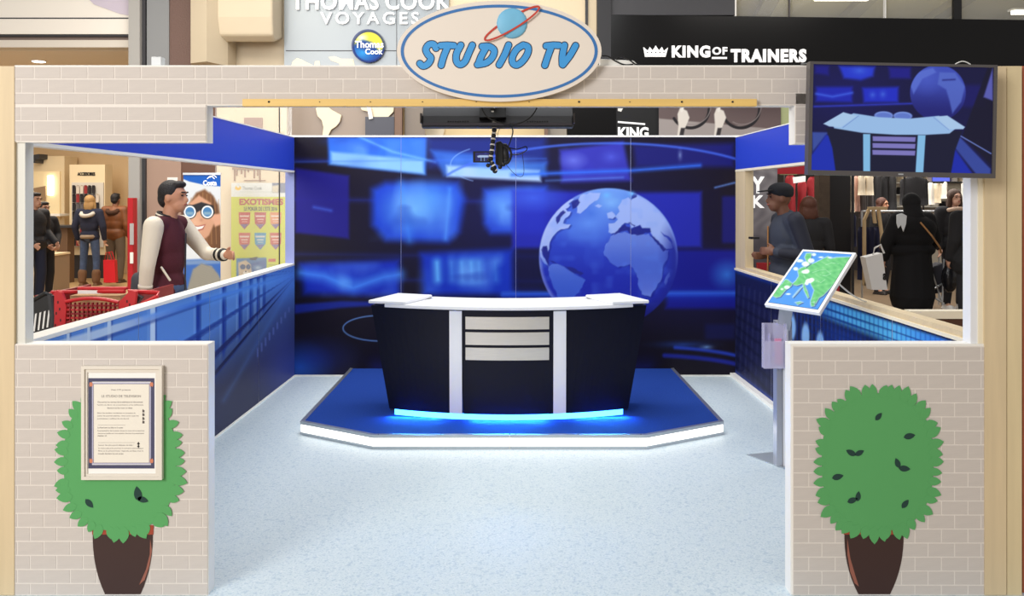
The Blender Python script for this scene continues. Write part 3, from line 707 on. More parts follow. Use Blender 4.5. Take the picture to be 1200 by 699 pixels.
for y in (482.4, 486.6, 491.2, 495.4):
    obj('icon_print', MB().pbox(166.8, y-1.3, 169.3, y+1.3, Yp-.0003, .0004).cyl(P(168, y-1.6, Yp-.0004), P(168, y-1.6, Yp), .003, 8), mat('icon_dark', (96, 88, 84), rough=.7), sh)
obj('icon_print', MB().pprism([(160.4, 521), (162.2, 518), (164, 521), (162.8, 521), (162.8, 523), (164, 523), (162.2, 525.5), (160.4, 523), (161.6, 523), (161.6, 521)], Yp-.0004, .0004), M_black, sh)
# ================================================================== printed shrubs in pots
M_g1 = mat('shrub_green', (88, 162, 96), rough=.8); M_g2 = mat('leaf_dark', (30, 60, 54), rough=.8)
M_pot = mat('pot_brown', (60, 38, 34), rough=.6); M_rim = mat('pot_rim_red', (158, 66, 44), rough=.7); M_hl = mat('pot_highlight', (150, 92, 76), rough=.6)
def leaf_poly(L_, W_, n=7):
    up = [(L_*t, W_/2*math.sin(PI*t**.85)**.8 if 0 < t < 1 else 0) for t in np.linspace(0, 1, n)]
    return up+[(x, -y) for x, y in up[-2:0:-1]]
def shrub(cx, cy, rx, ry, label, pot, rim, darks, hl, ph):
    T = thing('shrub_cutout', label, 'plant', P(cx, 697, YF-.002), group=None)
    Yc = YF-.0048; nn = 56
    body = []
    for k in range(nn):
        t = 2*PI*k/nn; e = 2.5; c, s = math.cos(t), math.sin(t)
        r = (abs(c)**e+abs(s)**e)**(-1/e); body.append((cx+rx*r*c, cy+ry*r*s))
    rnd = random.Random(ph)
    obj('foliage', MB().pprism(body, Yc, .0006), M_g1, T)
    obj('pot', MB().pprism(pot, YF-.0031, .0008), M_pot, T)
    obj('pot_rim', MB().pprism(rim, YF-.0037, .0008), M_rim, T)
    obj('pot_highlight', MB().pprism(hl, YF-.0036, .0004), M_hl, T)
    shapes = []
    for L_, W_ in ((18, 11.5), (16, 11), (19.5, 11.5)):
        mb = MB(); s = F/Yc
        mb.prism([(x/s, 0, y/s) for x, y in leaf_poly(L_, W_)], (0, .0005, 0))
        me = bpy.data.meshes.new('leaf'); mb.bm.to_mesh(me); mb.bm.free(); me.materials.append(M_g1); shapes.append(me)
    m_ = 46
    for k in range(m_):
        t = 2*PI*(k+.15*rnd.uniform(-1, 1))/m_; e = 2.5; c, s = math.cos(t), math.sin(t)
        r = (abs(c)**e+abs(s)**e)**(-1/e); x, y = cx+(rx-5.5)*r*c, cy+(ry-5.5)*r*s
        a = math.atan2(s*rx*.8, c*ry*.8)+rnd.uniform(-.32, .32)
        o = bpy.data.objects.new('leaf', shapes[rnd.randrange(3)]); COL.objects.link(o); o.parent = T
        o.location = P(x, y, Yc-.0006-.0001*(k % 4))-org(T); o.rotation_euler = (0, a, 0)
        sc_ = rnd.uniform(.82, 1.12); o.scale = (sc_, 1, sc_)
    for x, y, ang, L_ in darks:
        s = F/Yc; mb = MB(); a = math.radians(ang)
        pts_ = [(x+u*math.cos(a)-w_*math.sin(a), y+u*math.sin(a)+w_*math.cos(a)) for u, w_ in leaf_poly(L_, L_*.52)]
        obj('dark_leaf', MB().pprism(pts_, Yc-.0016, .0006), M_g2, T)
    return T
def potp(a, b, c, d, y0, y1):
    n = 8; Lp = []; Rp = []
    for k in range(n+1):
        t = k/n; y = y0+(y1-y0)*t; e = t**2.3
        Lp.append((a+(c-a)*e, y)); Rp.append((b+(d-b)*e, y))
    return Lp+Rp[::-1]
shrub(1028.5, 542, 65.5, 81, 'round green cut-out shrub in a brown pot on right brick wall', potp(989.5, 1059, 1006, 1043, 625, 697), [(988.5, 616), (1060.5, 616), (1060, 627), (989, 627)],
      [(1026, 493, -50, 11.5), (1059, 513, -12, 14), (1003, 534, -152, 13), (1002, 534, -28, 12), (1054, 549, -110, 12.5), (1053, 549, 5, 14), (975, 561, -14, 14), (1005, 588, -83, 12), (993, 589, -20, 13), (1057, 596, -52, 12.5)],
      [(993, 632), (996.5, 655), (1003, 677), (1006.5, 688), (1001.5, 684), (996.5, 671), (993, 650)], 3)
shrub(140.5, 542, 66, 81, 'round green cut-out shrub in a brown pot behind the notice frame', potp(108.5, 179, 123, 164.5, 625, 697), [(107.5, 616), (180, 616), (179.5, 627), (108, 627)],
      [(100, 585.5, 48, 13.5), (163, 588, -100, 18), (161, 584, 18, 13.5)],
      [(176, 632), (175.5, 650), (171, 668), (163, 686), (169.5, 680), (175, 664), (178, 646)], 9)
# ================================================================== monitor at upper right
YT = 3.29
def tvpoly(a, b, c, d): return None
Tv = thing('wall_television', 'grey-framed television showing the empty news desk, on right of upper wall', 'television', P(1058, 140, YT))
Tv.rotation_euler = (0, math.radians(1.15), 0)
Rt = Matrix.Translation(P(1058, 140, YT))
def tb(a, b, c, d, Y, dep): return MB().pbox(a, b, c, d, Y, dep)
M_bez = mat('bezel_grey', (92, 88, 88), rough=.35, metal=.4)
mb = MB(); mb.pbox(948, 74, 1168, 77.2, YT, .04); mb.pbox(948, 201.5, 1168, 207, YT, .04); mb.pbox(948, 77.2, 952.2, 201.5, YT, .04); mb.pbox(1164, 77.2, 1168, 201.5, YT, .04)
bz = obj('bezel', mb, M_bez, Tv); obj('logo_mark', MB().pbox(1054, 203.6, 1060, 205.2, YT-.0006, .0006), M_alu, bz)
obj('back_shell', MB().pbox(955, 82, 1161, 200, YT+.0405, .03), M_black, Tv)
obj('bracket', MB().pbox(1010, 100, 1106, 170, YT+.071, .05), M_dark, Tv)
def paint_tv(X, Y, u, v):
    p = Paint(X, Y, (18, 18, 66))
    p.blob(990, 110, 90, 60, (22, 22, 110), .7, 1); p.blob(1130, 160, 60, 60, (20, 20, 80), .8, 1)
    p.poly([(982, 79), (1024, 79), (1022, 90), (1008, 95), (988, 93)], (38, 60, 220), 3); p.blob(1006, 84, 18, 10, (80, 130, 252), .6)
    p.poly([(954, 79), (970, 79), (970, 90), (954, 88)], (26, 26, 140), 3); p.poly([(1040, 79), (1066, 79), (1066, 92), (1042, 92)], (30, 28, 150), 3, .9)
    p.poly([(956, 104), (998, 103), (998, 121), (956, 121)], (28, 40, 190), 3); p.glow([(956, 112), (975, 115), (998, 110)], 4, (70, 110, 250), .8)
    p.poly([(1010, 104), (1052, 102), (1052, 120), (1012, 121)], (32, 48, 210), 3); p.blob(1022, 112, 8, 8, (90, 140, 255), .6); p.blob(1034, 111, 8, 9, (90, 140, 255), .6)
    p.glow([(954, 127), (1072, 121)], 3, (54, 70, 230), .8)
    p.poly([(1122, 98), (1154, 98), (1154, 124), (1118, 124)], (26, 24, 120), 4, .7)
    g = 1-sst(.97, 1.02, np.hypot(X-1098.5, Y-108)/32.8)
    G = Paint(X, Y, (66, 84, 196)); G.mix(sst(88, 135, Y)*.85, (26, 26, 110)); G.blob(1085, 92, 22, 22, (84, 104, 220), .6, 1)
    G.poly([(1066, 100), (1074, 84), (1092, 79), (1096, 84), (1080, 92), (1070, 110)], (96, 120, 226), 1.5, .9)
    G.poly([(1100, 84), (1118, 84), (1130, 100), (1126, 118), (1116, 132), (1112, 116), (1108, 104), (1098, 98)], (92, 116, 216), 1.5, .85)
    G.glow([(1104, 93), (1118, 92)], 2.5, (36, 40, 130), .9); p.c = p.c*(1-g[:, None])+G.c*g[:, None]
    # side floor, wall and carpet
    p.poly([(952, 157), (971, 157), (953, 180)], (62, 84, 170), 1.5); p.poly([(968, 160), (976, 160), (985, 206), (950, 206), (950, 186)], (26, 50, 190), 2)
    p.poly([(1108, 158), (1124, 158), (1162, 196), (1162, 206), (1148, 206)], (58, 78, 168), 1.5); p.poly([(1102, 160), (1110, 160), (1144, 206), (1096, 206)], (26, 46, 182), 2)
    p.poly([(1128, 158), (1156, 78), (1163, 78), (1163, 192)], (18, 16, 44), 1.5, .9); p.poly([(1152, 112), (1162, 78), (1163, 116)], (96, 100, 190), 1.5)
    p.line([(1126, 158), (1162, 178)], 1.3, (124, 146, 226), .9)
    # desk
    p.poly([(968, 152), (1128, 152), (1120, 175), (1115, 206), (981, 206), (976, 175)], (22, 24, 54), 1)
    for x0_, x1_ in ((1013, 1021), (1076, 1084)): p.poly([(x0_-1.2, 158), (x1_-.8, 158), (x1_, 206), (x0_, 206)] if x0_ < 1050 else [(x0_, 158), (x1_+1, 158), (x1_-1, 206), (x0_-2, 206)], (142, 204, 248), .7)
    for y in (160.5, 168.5, 176.5): p.poly([(1023, y), (1073.5, y), (1073, y+5.6), (1023.4, y+5.6)], (136, 130, 206), .7)
    p.disc(1035.5, 136, 11, 5, (134, 164, 244), 1.2); p.disc(1058, 136, 11, 5, (134, 164, 244), 1.2); p.disc(1035.5, 136.6, 9.6, 4, (84, 110, 206), 1.5, .6); p.disc(1058, 136.6, 9.6, 4, (84, 110, 206), 1.5, .6)
    p.poly([(975, 147), (1000, 134), (1030, 138), (1065, 139), (1100, 135), (1122, 148), (1113, 155.5), (1085, 157.6), (1050, 158.2), (1010, 156.6), (978, 152)], (166, 206, 252), .8)
    p.poly([(965, 147), (988, 133), (1004, 137), (986, 150.5), (972, 150)], (184, 218, 255), .7); p.poly([(1096, 136), (1110, 134.5), (1131, 147.5), (1129, 150), (1112, 150.5)], (184, 218, 255), .7)
    p.line([(988, 151), (1006, 137)], .8, (120, 150, 220), .8); p.line([(1094, 137), (1112, 151)], .8, (130, 160, 226), .8)
    return p.c
a_, b_, c_, d_ = P(952, 201.7, YT+.006), P(1164.2, 201.7, YT+.006), P(952, 77, YT+.006), P(1164.2, 77, YT+.006)
grid('screen', a_, b_, c_, d_, 300, 180, paint_tv, mat('screen_glow', (255, 255, 255), rough=.35, spec=.12, attr='print', emit=.84), Tv, K=.78)
me = Tv.children[-1].data
cab = MB().tube([P(1118+t*18, 74-3.6*math.sin(PI*t), YT+.05) for t in np.linspace(0, 1, 9)], .0022, 6)
obj('cable', cab, M_white, Tv)
obj('plug_lead', MB().tube([P(938, 77, YF+.02), P(944, 76.8, YT+.1), P(952, 77.5, YT+.06)], .004, 6), M_black, Tv)
# ================================================================== monitor under the beam, seen from behind
Md = thing('hung_monitor', 'black monitor back hanging under the beam, facing the desk', 'monitor', P(583, 136, 3.9))
YM = 3.86
prof = [(-.02, 1.912), (.03, 1.905), (.25, 2.13), (.22, 2.165), (.02, 1.965)]
xl, xr = P(494, 0, YM).x, P(672, 0, YM).x
obj('back_shell', MB().prism([(xl, YM+y, z) for y, z in prof], (xr-xl, 0, 0)).bevel(.008), M_dark, Md)
obj('bottom_lip', MB().box(xl+.01, xr-.01, YM-.024, YM-.014, 1.918, 1.93), mat('monitor_lip', (84, 82, 92), rough=.3), Md)
mb = MB()
for s in (xl+.12, xr-.21):
    for k in range(9): mb.box(s+k*.011, s+k*.011+.006, YM-.027, YM-.0145, 1.932, 1.938)
obj('vent', mb, M_black, Md)
for sx in (xl-.006, xr): obj('side_grip', MB().box(sx, sx+.006, YM-.01, YM+.03, 1.93, 1.975), M_bez, Md)
obj('mount_plate', MB().prism([(P(562, 0, YM).x, YM+y, z) for y, z in ((-.03, 1.955), (.0, 1.945), (.14, 2.09), (.10, 2.12))], (.12, 0, 0)), M_black, Md)
obj('hanger', MB().box(-.075, -.045, YM+.1, YM+.13, 2.1, 2.19), M_black, Md)
obj('crossbar', MB().box(-.5, .45, 3.9, 3.94, 2.165, 2.2), M_wood, Md)
def curve(pts, n=8):
    q = []; m_ = len(pts); pts = [np.array(p, float) for p in pts]
    for i in range(m_-1):
        p0, p1, p2, p3 = [pts[max(0, min(m_-1, j))] for j in (i-1, i, i+1, i+2)]
        for t in np.linspace(0, 1, n, endpoint=False): q.append(.5*((2*p1)+(-p0+p2)*t+(2*p0-5*p1+4*p2-p3)*t*t+(-p0+3*p1-3*p2+p3)*t**3))
    q.append(pts[-1]); return q
tag(obj('hanging_cable', MB().tube([P(x, y, 3.80) for x, y in curve([(556, 92), (563, 121), (571, 137), (588, 144.5), (605, 145.5), (621, 138), (631, 122), (638, 92)])], .0032, 6), M_black), 'black cable drooping in a loop under the monitor', 'cable')
tag(obj('power_lead', MB().tube([P(x, y, 3.80+.1*min(1, k/16)) for k, (x, y) in enumerate(curve([(598, 145), (601, 154), (598, 166), (594, 176), (594, 183)]))], .003, 6), M_black), 'black lead running from drooping cable down to small camcorder', 'cable')
tag(obj('thin_cable', MB().tube([P(x, y, 3.80+.13*min(1, k/10)) for k, (x, y) in enumerate(curve([(593, 146), (585, 152), (583, 166), (587, 184), (602, 203), (611, 207), (614, 200), (612, 178)]))], .0013, 5), M_black), 'thin black wire looping below the small camcorder', 'cable')
tag(obj('looped_cable', MB().tube([P(x, y, 3.95) for x, y in curve([(596, 173), (606, 175), (616, 172), (617, 176), (608, 181), (597, 181)])], .0026, 5), M_black), 'short black cable loop sticking out right of the camcorder', 'cable')
# gooseneck tripod, balls with white collars
Gt = thing('flexible_tripod', 'black and white segmented flexible tripod hanging from the beam', 'tripod', P(579, 205, 3.86))
pt = [P(x, y, 3.86) for x, y in curve([(582, 94), (581, 110), (580, 120), (577, 128), (579, 137), (579.5, 146), (579, 156), (577.5, 166), (576.5, 176), (575, 186), (576, 192), (580, 196), (580.5, 201)], 6)]
acc = 0; last = pt[0]; segl = .021; marks = [pt[0]]
for q in pt[1:]:
    if (q-marks[-1]).length >= segl: marks.append(q)
wr_ = mat('tripod_white', (226, 222, 214), rough=.4)
for i in range(len(marks)-1):
    a, b = marks[i], marks[i+1]
    obj('joint', MB().ball(a.lerp(b, .5), .0115, 2), M_black, Gt, smooth=True)
    d = (b-a).normalized(); obj('collar', MB().cone(b-d*.0035, b+d*.0035, .0085, .0125, 12), wr_, Gt)
obj('foot', MB().ball(P(580, 200.5, 3.86), .012, 2), M_black, Gt, smooth=True)
for l in ([(586, 196), (590, 193)], [(573, 188), (572, 194), (577, 198)]):
    for x, y in l: obj('joint', MB().ball(P(x, y, 3.845), .010, 2), M_black, Gt, smooth=True)
Cc = thing('camcorder', 'small black camcorder with flipped-out screen below the monitor', 'camera', P(590, 196, 3.89))
yc = 3.90
obj('body', MB().prism([P(x, y, yc) for x, y in ((580.5, 167), (586, 165), (589.5, 168), (590, 191), (586, 195), (580.5, 192))], (0, .11, 0)).bevel(.004), M_black, Cc)
obj('grip', MB().cap(P(591.5, 172, yc+.02), P(592.5, 187, yc+.02), .016, .018), M_dark, Cc, smooth=True)
obj('strap', MB().tube([P(x, y, yc) for x, y in curve([(589, 170), (597, 175), (599, 183), (595, 191), (589, 192)])], .006, 6), mat('camcorder_grey', (34, 34, 38), rough=.6), Cc)
obj('lens', MB().cyl(P(585, 179, yc+.1), P(585, 179, yc+.145), .021, 16), M_black, Cc)
fs = obj('flip_screen', MB().pbox(554.3, 177.4, 574, 190.6, yc-.002, .008), M_black, Cc)
def paint_flip(X, Y, u, v):
    p = Paint(X, Y, (30, 32, 110)); p.poly([(559, 183), (562, 182), (572, 182), (572.5, 184.6), (560, 184.8)], (190, 214, 252), .5); p.rect(563, 185, 569, 188.4, (24, 24, 60), .4); p.line([(563.8, 185), (563.8, 188.6)], .8, (170, 210, 250)); p.line([(567.6, 185), (567.6, 188.6)], .8, (170, 210, 250)); p.blob(569, 179.5, 3, 3, (80, 90, 190), .7); return p.c
grid('flip_display', P(557, 189, yc-.0028), P(573.2, 189, yc-.0028), P(557, 178.8, yc-.0028), P(573.2, 178.8, yc-.0028), 40, 26, paint_flip, mat('flip_glow', (255, 255, 255), rough=.3, attr='print', emit=.8), fs, K=.8)
# ================================================================== map lectern
Ls = thing('map_lectern', 'slim aluminium lectern holding a tilted relief map of Europe', 'lectern', (1.58, 5.06, 0))
obj('base_plate', MB().prism([(P(874, 0, 5.28).x, 5.26, 0), (P(920, 0, 5.0).x-.01, 5.0, 0), (1.76, 5.02, 0), (1.66, 5.32, 0)], (0, 0, .007)), mat('base_steel', (186, 196, 204), rough=.35, metal=.5), Ls)
M_post = mat('silver_post', (196, 198, 206), rough=.3, metal=.55)
for a, c, dy in ((908.5, 915, 0), (916, 922.3, .004), (923.2, 927, .012)):
    x_0, x_1 = (a-600)/1000*5.06, (c-600)/1000*5.06
    obj('post_rail', MB().box(x_0, x_1, 5.03+dy, 5.10, .0068, .86), M_post if a != 916 else M_lam, Ls)
nk0, nk1 = P(918.5, 386, 5.05), P(925, 358, 4.93)
obj('neck', MB().prism([P(911, 388, 5.04), P(926, 388, 5.04), P(930, 355, 4.92), P(915, 355, 4.92)], (.0, .014, .004)), M_post, Ls)
cM = Vector((1.69, 4.85, 1.128)); ex = Vector((.475, -.88, 0)).normalized(); ey = Vector((.88*.42, .475*.42, .31)).normalized(); ez = ex.cross(ey).normalized()
if ez.z < 0: ez = -ez
# corner targets from the picture, levelled
BL, BR, TL, TR = P(895.5, 357, 4.86), P(960, 366.8, 4.53), P(940.5, 292.3, 5.18), P(1003, 296.3, 4.87)
zb = (BL.z+BR.z)/2; zt = (TL.z+TR.z)/2
nrm = (BR-BL).cross(TL-BL).normalized()
if nrm.z < 0: nrm = -nrm
TR = BR+(TL-BL)*.5+(TR-BR)*.5; TR -= nrm*(TR-BL).dot(nrm)
bd = obj('map_board', MB().prism([BL, BR, TR, TL], -nrm*.022).bevel(.003), M_lam, Ls)
def lerp4(u, v): return (BL*(1-u)*(1-v)+BR*u*(1-v)+TL*(1-u)*v+TR*u*v)
ins = [lerp4(u, v)+nrm*.0012 for u, v in ((.05, .04), (.95, .04), (.05, .96), (.95, .96))]
def paint_map(X, Y, u, v):
    s = 7.767; p = Paint((X-890)*s, (Y-285)*s, (70, 142, 220))
    def sh(pts, col=(104, 190, 118)):  # land shape with its dark offset shadow edge painted into the map colour
        m = p.mask([(x+7, y+7) for x, y in pts], 4); p.mix(m*.75, (30, 52, 96)); p.mix(p.mask(pts, 9), (206, 226, 232)); p.mix(p.mask(pts, 2)*sst(0, 8, np.where(p.mask(pts, .5) > .5, p.dist(pts, True), 0)), col)
    sh([(345, 250), (375, 225), (400, 215), (450, 200), (500, 180), (560, 150), (605, 128), (625, 118), (640, 142), (700, 128), (852, 124), (800, 210), (720, 320), (640, 420), (580, 480), (545, 500), (510, 560), (470, 568), (462, 530), (480, 480), (495, 430), (470, 385), (455, 350), (425, 350), (412, 380), (440, 440), (455, 495), (438, 505), (402, 430), (392, 372), (340, 390), (290, 378), (330, 340), (355, 300)])
    sh([(235, 328), (262, 335), (300, 368), (292, 392), (240, 430), (190, 490), (150, 500), (112, 478), (125, 455), (165, 410), (205, 365)])
    sh([(425, 92), (475, 90), (470, 130), (452, 160), (470, 185), (420, 222), (405, 205), (425, 165), (408, 130)])
    sh([(395, 395), (352, 450), (305, 500), (300, 490), (340, 440), (375, 405)], (120, 170, 190)); sh([(320, 540), (370, 530), (400, 540), (350, 565)], (110, 180, 140)); sh([(462, 545), (500, 535), (505, 575), (470, 580)])
    for x, y, rx, ry in ((330, 235, 22, 16), (365, 162, 34, 14), (418, 190, 34, 22), (250, 402, 26, 16), (418, 262, 36, 18), (430, 252, 22, 14), (452, 345, 34, 20), (430, 368, 18, 16), (470, 160, 30, 20), (495, 105, 20, 14), (560, 130, 22, 8), (640, 132, 20, 7), (262, 465, 22, 8), (475, 335, 24, 18), (205, 420, 12, 9)):
        p.disc(x, y, rx, ry, (240, 245, 246), 10, .85)
    n = np.sin(p.X*.06+np.sin(p.Y*.05)*2)*np.sin(p.Y*.07-p.X*.03); land = (p.c[:, 1] > p.c[:, 2]+25)
    p.mix(np.where(land, np.clip(n, 0, 1)*.5, 0), (66, 160, 92)); p.mix(np.where(land, np.clip(-n-.5, 0, 1)*.7, 0), (170, 214, 170))
    for l in ([(480, 270), (540, 250), (600, 240), (650, 280), (600, 300), (550, 290)], [(500, 340), (560, 360), (600, 330)], [(600, 200), (660, 180), (720, 190)], [(420, 240), (400, 280), (420, 330)]): p.line(l, 3, (214, 232, 222), .6, 3)
    return p.c
grid('map_print', ins[0], ins[1], ins[2], ins[3], 90, 120, paint_map, M_print, bd)
obj('inner_edge', MB().tube([i-nrm*.0008 for i in (ins[0], ins[1], ins[3], ins[2])], .0016, 4, True), M_dark, bd)
Lh = thing('leaflet_holder', 'clear acrylic leaflet holder clipped to the lectern post', 'leaflet holder', P(909, 430, 5.0))
M_acr = mat('acrylic', (226, 222, 246), rough=.05, alpha=.38, spec=.8)
h0, h1 = P(893.5, 431, 5.0), P(908, 379, 5.0)
for nm, bx in (('back_plate', (h0.x, h1.x+.06, 5.012, 5.016, h0.z, h1.z)), ('front_plate', (h0.x, h1.x+.04, 4.965, 4.968, h0.z, h1.z-.10)), ('side_plate', (h0.x, h0.x+.003, 4.968, 5.012, h0.z, h1.z)), ('side_plate', (h1.x+.057, h1.x+.06, 4.968, 5.012, h0.z, h1.z)), ('bottom_plate', (h0.x, h1.x+.06, 4.968, 5.012, h0.z, h0.z+.003)), ('divider', (h0.x+.035, h0.x+.038, 4.968, 5.012, h0.z, h1.z-.06))):
    obj(nm, MB().box(*bx), M_acr, Lh)
tag(obj('leaflet', MB().prism([(h0.x+.07, 4.985, h0.z+.02), (h0.x+.11, 4.985, h0.z+.02), (h0.x+.11, 4.997, h0.z+.17), (h0.x+.07, 4.997, h0.z+.17)], (0, .003, 0)), mat('leaflet_pink', (226, 150, 182), rough=.5)), 'pink leaflet standing in the clear acrylic holder', 'leaflet')
pa, pb = P(980, 329, 4.9), P(1013, 344, 4.42)
pb = Vector((wr(4.3)-.01, 4.3, .972)); pb = P(1012, 344, 4.75); pb = Vector((wr(4.9)+.02, 4.9, .992)); pa = BR.lerp(TR, .5)-nrm*.02
obj('security_cord', MB().tube([pa.lerp(pb, t)+Vector((0, 0, -.012*math.sin(PI*t))) for t in np.linspace(0, 1, 9)], .0045, 6), mat('twisted_white', (226, 224, 218), rough=.5, bump=.8, bscale=200), Ls, label='white twisted cord from the map board to the sill')
# things lying on the top of the beam
tag(obj('power_box', MB().pbox(177, 66.5, 189, 77, YF+.015, .04).bevel(.003), mat('box_white', (206, 210, 212), rough=.4)), 'small white junction box standing on the left of the beam', 'box')
Ps = thing('power_strip', 'white power strip lying on the beam right of the oval sign', 'power strip', P(722, 76.6, YF+.03))
obj('strip_body', MB().prism([P(x, y, YF+.02) for x, y in ((703, 69), (742, 71), (749, 76.6), (703, 76.6))], (0, .04, 0)).bevel(.003), M_white, Ps)
for pts_ in ([(705, 66), (712, 66), (722, 72), (732, 76), (742, 75.5)], [(722, 70), (727, 66.5), (737, 70), (744, 75), (750, 76)]):
    obj('flex', MB().tube([P(x, y, YF+.012) for x, y in curve(pts_)], .0032, 6), M_black, Ps)
# ================================================================== the mall behind the booth
YM0 = 10.0
def st(nm, a, b, c, d, Y, dep, m): return struct(nm, MB().pbox(a, b, c, d, Y, dep), m)
M_cream = mat('cream_wall', (222, 204, 172), rough=.6, var=.03, vscale=1.5)
M_beige = mat('beige_shop_wall', (214, 188, 148), rough=.7, var=.04, vscale=1.2)
# -- upper left: bulkhead, soffit and shop interior
Bk = struct('wall_bulkhead_left', MB().pbox(-420, -200, 160, 40, YM0, .3), mat('bulkhead_white', (236, 230, 220), rough=.45))
obj('groove', MB().pbox(-420, 20.6, 160, 22, YM0-.004, .01), M_dark, Bk)
obj('lower_band', MB().pbox(-420, 40.6, 160, 42.6, YM0+.01, .2), M_dark, Bk)
obj('roller_band', MB().pbox(-420, 42.6, 160, 47, YM0+.06, .2), mat('taupe_metal', (140, 122, 112), rough=.5), Bk)
obj('lip', MB().pbox(-420, 47, 160, 55.5, YM0+.02, .25), mat('lip_white', (214, 206, 194), rough=.5), Bk)
obj('reflection_patch', MB().pprism([(80, -60), (159, -60), (159, 20), (140, 16), (110, 5), (95, -10)], YM0-.006, .004), mat('lilac_reflection', (200, 190, 204), rough=.4), Bk)  # purplish reflection on the bulkhead, put in as a thin coloured sheet
struct('ceiling_shop_left', MB().box(-14, -4.3, YM0+.25, 18, 3.345, 3.40), mat('shop_ceiling', (238, 226, 210), rough=.7))
dl = thing('downlight', 'round white downlight in the shop ceiling at upper left', 'light', (-6.1, 11.0, 3.345))
obj('trim_ring', MB().cyl((-6.1, 11.0, 3.335), (-6.1, 11.0, 3.3449), .09, 24), M_white, dl)
obj('lens', MB().cyl((-6.1, 11.0, 3.330), (-6.1, 11.0, 3.3349), .075, 24), mat('lamp_glow', (255, 250, 240), emit=6), dl)
struct('wall_shop_back_left', MB().box(-14, -3, 17.6, 17.7, -.012, 3.345), M_beige)
struct('floor_shop_left', MB().box(-13.9, -4.4, 10.3, 17.6, -.012, -.004), mat('shop_floor_left', (196, 164, 118), rough=.4, var=.05, vscale=1))
# pillar, panels
PX = lambda x, Y=YM0: (x-600)/F*Y
struct('wall_pillar', MB().box(PX(155), PX(168), YM0-.1, YM0+.3, -.012, 5.2), mat('pillar_grey', (166, 164, 160), rough=.45))
struct('trim_8', MB().box(PX(168), PX(172), YM0-.04, YM0+.3, -.012, 5.2), M_dark)
struct('wall_panel_brown', MB().box(PX(172), PX(212), YM0, YM0+.2, -.012, 3.1), mat('taupe_panel', (166, 138, 122), rough=.55))
st('wall_panel_grey', 172, -60, 198, 80, YM0-.02, .2, mat('pillar_grey2', (136, 138, 140), rough=.4))
tx_ = mat('mesh_mauve', (112, 88, 80), rough=.6, bump=.7, bscale=60)
st('wall_panel_mesh', 198, -60, 230, 80, YM0, .2, tx_)
struct('wall_panel_dark', MB().box(PX(212), PX(252), YM0+.02, YM0+.2, -.012, 3.1), mat('dark_brown_panel', (104, 72, 58), rough=.5))
struct('wall_cream', MB().box(PX(252), PX(333), YM0+.05, YM0+.25, -.012, 3.1), M_cream)
M_cream2 = mat('beige_cladding', (192, 178, 154), rough=.55, var=.03, vscale=1.5)
Wc = struct('wall_cream_upper', MB().pbox(228, -60, 333, 80, YM0+.06, .2), M_cream2)
obj('curved_fin', MB().prism([Vector((PX(x), YM0+.06-d, 3.09)) for x, d in ((224, 0), (240, .5), (262, .62), (275, .3), (275, 0))], (0, 0, 1.9)), M_cream2, Wc)
obj('hood', MB().prism([(PX(262), YM0+.06-d, z) for d, z in ((0, 3.45), (.32, 3.36), (.42, 3.42), (.45, 3.62), (.45, 5.1), (0, 5.1))], (PX(330)-PX(262), 0, 0)).bevel(.03, 3), M_cream2, Wc)
obj('fitting', MB().pbox(286, 138, 307, 160, YM0+.02, .03), mat('bronze_frame', (150, 112, 92), rough=.5), bpy.data.objects['wall_cream'])
tag(obj('paper_sign', MB().pbox(196, 208, 208, 225, YM0-.006, .005), M_white), 'small white paper sheet stuck on the brown wall panel', 'sign')
# glass front of the travel shop, lower
Ts = struct('wall_shop_centre', MB().box(PX(640), PX(332), YM0+.6, YM0+.7, -.012, 3.1), mat('shop_inside_cream', (238, 214, 164), rough=.6))
st('wall_shop_grey', 337, 82, 462, 240, YM0+.1, .05, mat('window_taupe', (148, 132, 118), rough=.35, var=.08, vscale=.8))
st('wall_shop_strip', 474, 82, 498, 240, YM0+.12, .05, mat('window_taupe2', (124, 112, 100), rough=.35))
st('trim_9', 462.5, 82, 471, 240, YM0, .1, mat('brown_mullion', (120, 94, 78), rough=.5))
st('trim_10', 331, 82, 336, 240, YM0, .1, M_wood)
st('trim_11', 638, 82, 642, 240, YM0, .1, mat('brown_mullion', 0))
st('wall_shop_grey_right', 642, 82, 664, 240, YM0+.1, .05, mat('window_grey', (150, 142, 130), rough=.4))
tag(obj('screen_panel', MB().pbox(428, 137, 462, 200, YM0+.03, .03), mat('slate_panel', (66, 68, 80), rough=.4)), 'dark slate notice panel in the shop window under the world map', 'panel')
tag(obj('poster_clip', MB().prism([P(430, 126, YM0), P(434, 124, YM0), P(437, 139, YM0), (P(432.5, 140, YM0))], (0, .02, 0)), M_white), 'small white clip holding up the dark slate panel', 'clip')
M_map = mat('map_decal_cream', (242, 228, 198), rough=.6)
def decal(label, pts, Y=YM0+.05, scale=1): 
    return tag(obj('continent_decal', MB().pprism(pts, Y, .006), M_map), label, 'decal')
decal('cream South America shaped decal on the taupe shop window', [(370, 127), (374, 124), (384, 125), (389, 129), (400, 135), (398, 143), (394, 148), (388, 152), (384, 160), (380, 165), (378, 158), (379, 149), (377, 141), (372, 136)])
decal('cream Africa shaped decal above the slate panel', [(421, 122), (462, 122), (461, 131), (455, 137), (437, 138), (432, 131), (424, 129)])
decal('rounded cream continent decal left of the hanging monitor base', [(497, 150), (502, 146), (510, 144), (518, 145), (521, 152), (519, 160), (508, 163), (499, 158)], YM0+.55)
